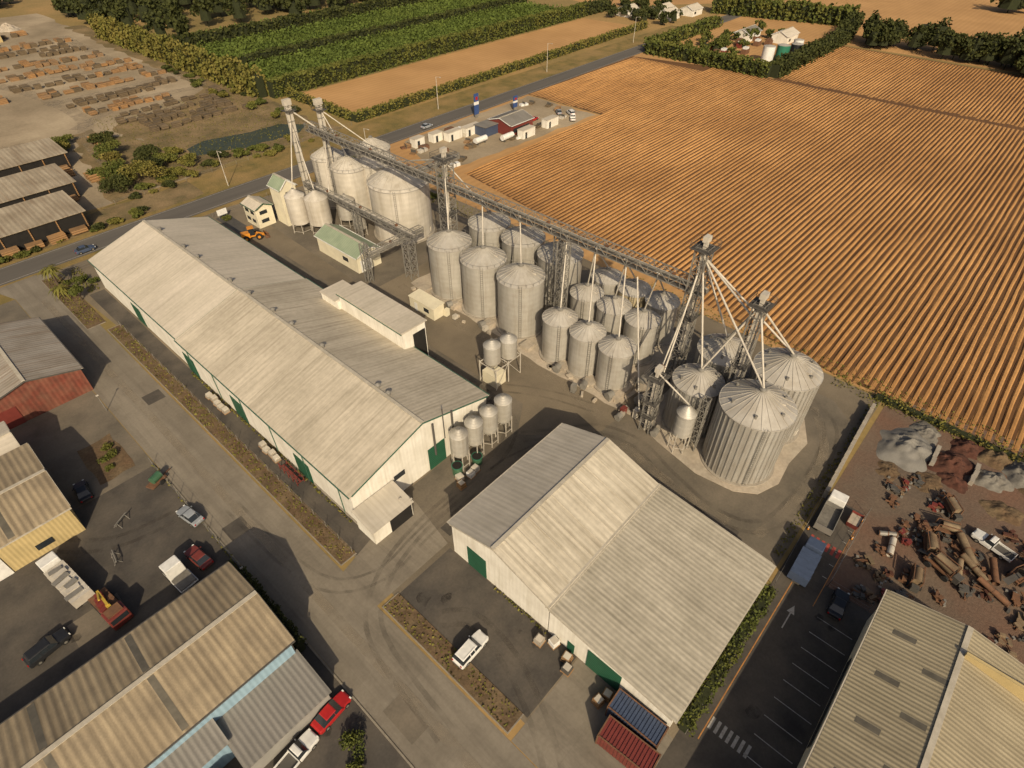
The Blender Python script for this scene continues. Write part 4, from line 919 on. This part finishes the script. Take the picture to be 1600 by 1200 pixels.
treemass('distant_trees',scatter(90,lambda:(random.uniform(480,1100),random.uniform(-300,900)),(8,14),(6,12)),'leafdark',2.6,120)
treemass('distant_trees',scatter(60,lambda:(random.uniform(-60,110),random.uniform(500,560)),(8,12),(4,7)),'leafdark',2,150)
treemass('garden_trees',scatter(22,lambda:(random.uniform(322,372),random.uniform(182,232)),(4,8),(2.5,4.5)),'leafdark',1.,300)
treemass('garden_trees',scatter(24,lambda:(random.uniform(280,350),random.uniform(128,158)),(3,6),(2,3.5)),'leaf',.8,280)
BL=[(54,216,4.6,4.6),(50,209,4,4),(58,204,3.6,3.6),(47,197,4.6,5),(52,190,5.6,5.6),(44,189,4,4.4),(62,199,3.4,3),(67,192,3.4,2.8),(74,190,3,2.4),(80,187,2.6,2.2),(60,187,3,2.6),(70,186,2.4,2),(88,186,2,1.6),(98,187,2.2,1.8),(56,231,3.4,3.2),(47,238,3.4,3.2),(44,232,3,3),(57,194,4,4),(46,203,3.4,3.4),(66,203,2.8,2.4),(62,211,3,2.6)]
for i in range(64):
    t=random.random();BL.append((random.uniform(-12,44),random.uniform(168.5,171.5),random.uniform(.7,1.8),random.uniform(.7,1.7)) if t<.4 else (random.uniform(44,114),random.uniform(180,188),random.uniform(.8,2.4),random.uniform(.7,2.)) if t<.75 else (random.uniform(104,114),random.uniform(206,300),random.uniform(1,2.6),random.uniform(1,2.6)))
for i,(x,y,r,h) in enumerate(BL):
    bush('roadside_bush',x,y,r,h,('leaf','leafy','leafdark')[i%3],int(460*r),.45)
for x,y,r,h in((19,146.5,1.6,1.6),(21,144,1.3,1.3),(2.5,88.5,1.3,1.1),(3.2,91,.8,.8),(1.8,86.5,.7,.6),(4,26.5,1.5,1.8),(3,24.5,1,1.2),(56,150.5,1.1,1),(5.9,56,.9,1.2),(5,133,1.4,1.3),(2,137,1.2,1.2),(17.2,148,1,1),(100,120,2,2),(112,128,1.8,1.6),(-4,131,1.5,1.4),(-2,140,1.8,1.5)):
    bush('garden_bush',x,y,r,h,'leaf',int(520*r),.24)
for x,y,h,r in((96,150,5,2.2),(108,152,5.5,2.5),(71,148,5,1.8),(16.5,139,3.6,1.5)):tree('small_tree',x,y,h,r,'leaf',1200)
def palm(x,y,h):
    o=Obj('palm_tree',(x,y,0));o('trunk','bark').cyl((0,0,0),(0,0,h),.3,.22,10);f=o('fronds','leafy')
    for i in range(26):
        t=i*2.4;L=2.3+.4*math.sin(i*5);u=.9-.05*i;p=Vector((0,0,h));d=Vector((math.cos(t),math.sin(t),0));sd=Vector((-d.y,d.x,0))
        prev=p;pw=.06
        for k in range(1,6):
            s=k/5;c=p+d*L*s+Vector((0,0,u*L*s*.8-1.5*s*s*L*.55));w=.28*math.sin(math.pi*min(s+.12,1))+.03
            f.add([prev-sd*pw,prev+sd*pw,c+sd*w-Vector((0,0,.12)),c-sd*w-Vector((0,0,.12))],[(0,1,2,3)]);prev=c;pw=w
    o.done()
palm(15.2,149,4.4);palm(14.4,143,2.6)
P=[]
for x0,x1,y0,y1,n in((16.1,18.5,46,123,1100),(16.1,18.5,15.5,36.5,320),(13.4,16.6,128,153,500),(100,104,-20,60,900),(97,101,-10,10,400),(57,100,1.9,3.2,500),(18.6,21,140.6,154,250),(98,103,70,120,700),(20.9,21.3,50,99,400),(27.2,27.6,19,28,80),(6.4,6.8,54,82,160),(60,112,184,256,3600)):
    P.append(np.stack([rng.uniform(x0,x1,n),rng.uniform(y0,y1,n),rng.uniform(.1,.25,n)],1))
quadcloud('weeds',np.concatenate(P),.3,'leafy')

# ============================================================ LIGHT / SKY / CAMERA
az=math.radians(52);el=math.radians(33)
sun=bpy.data.lights.new('sun','SUN');sun.energy=4.6;sun.angle=math.radians(.5);sun.color=(1.,.83,.58)
so=bpy.data.objects.new('sun',sun);COL.objects.link(so);so.location=(-50,-30,100)
so.rotation_euler=Vector((math.cos(az)*math.cos(el),math.sin(az)*math.cos(el),-math.sin(el))).to_track_quat('-Z','Y').to_euler()
wd=bpy.data.worlds.new('World');scene.world=wd;wd.use_nodes=True;nt=wd.node_tree
sk=nt.nodes.new('ShaderNodeTexSky');sk.sky_type='NISHITA';sk.sun_disc=False;sk.sun_elevation=el;sk.sun_rotation=math.atan2(-math.cos(az),-math.sin(az))
sk.dust_density=6.;sk.air_density=.8;bg=nt.nodes['Background'];bg.inputs[1].default_value=.08;nt.links.new(sk.outputs[0],bg.inputs[0])
cam=bpy.data.cameras.new('camera');co=bpy.data.objects.new('camera',cam);COL.objects.link(co)
co.location=(0,0,72);co.rotation_euler=(math.radians(47.6),0,math.radians(-47.9));cam.sensor_width=36;cam.lens=20.745;cam.clip_end=12000;cam.clip_start=.5
scene.camera=co
scene.view_settings.view_transform='Standard';scene.view_settings.look='None';scene.view_settings.exposure=0
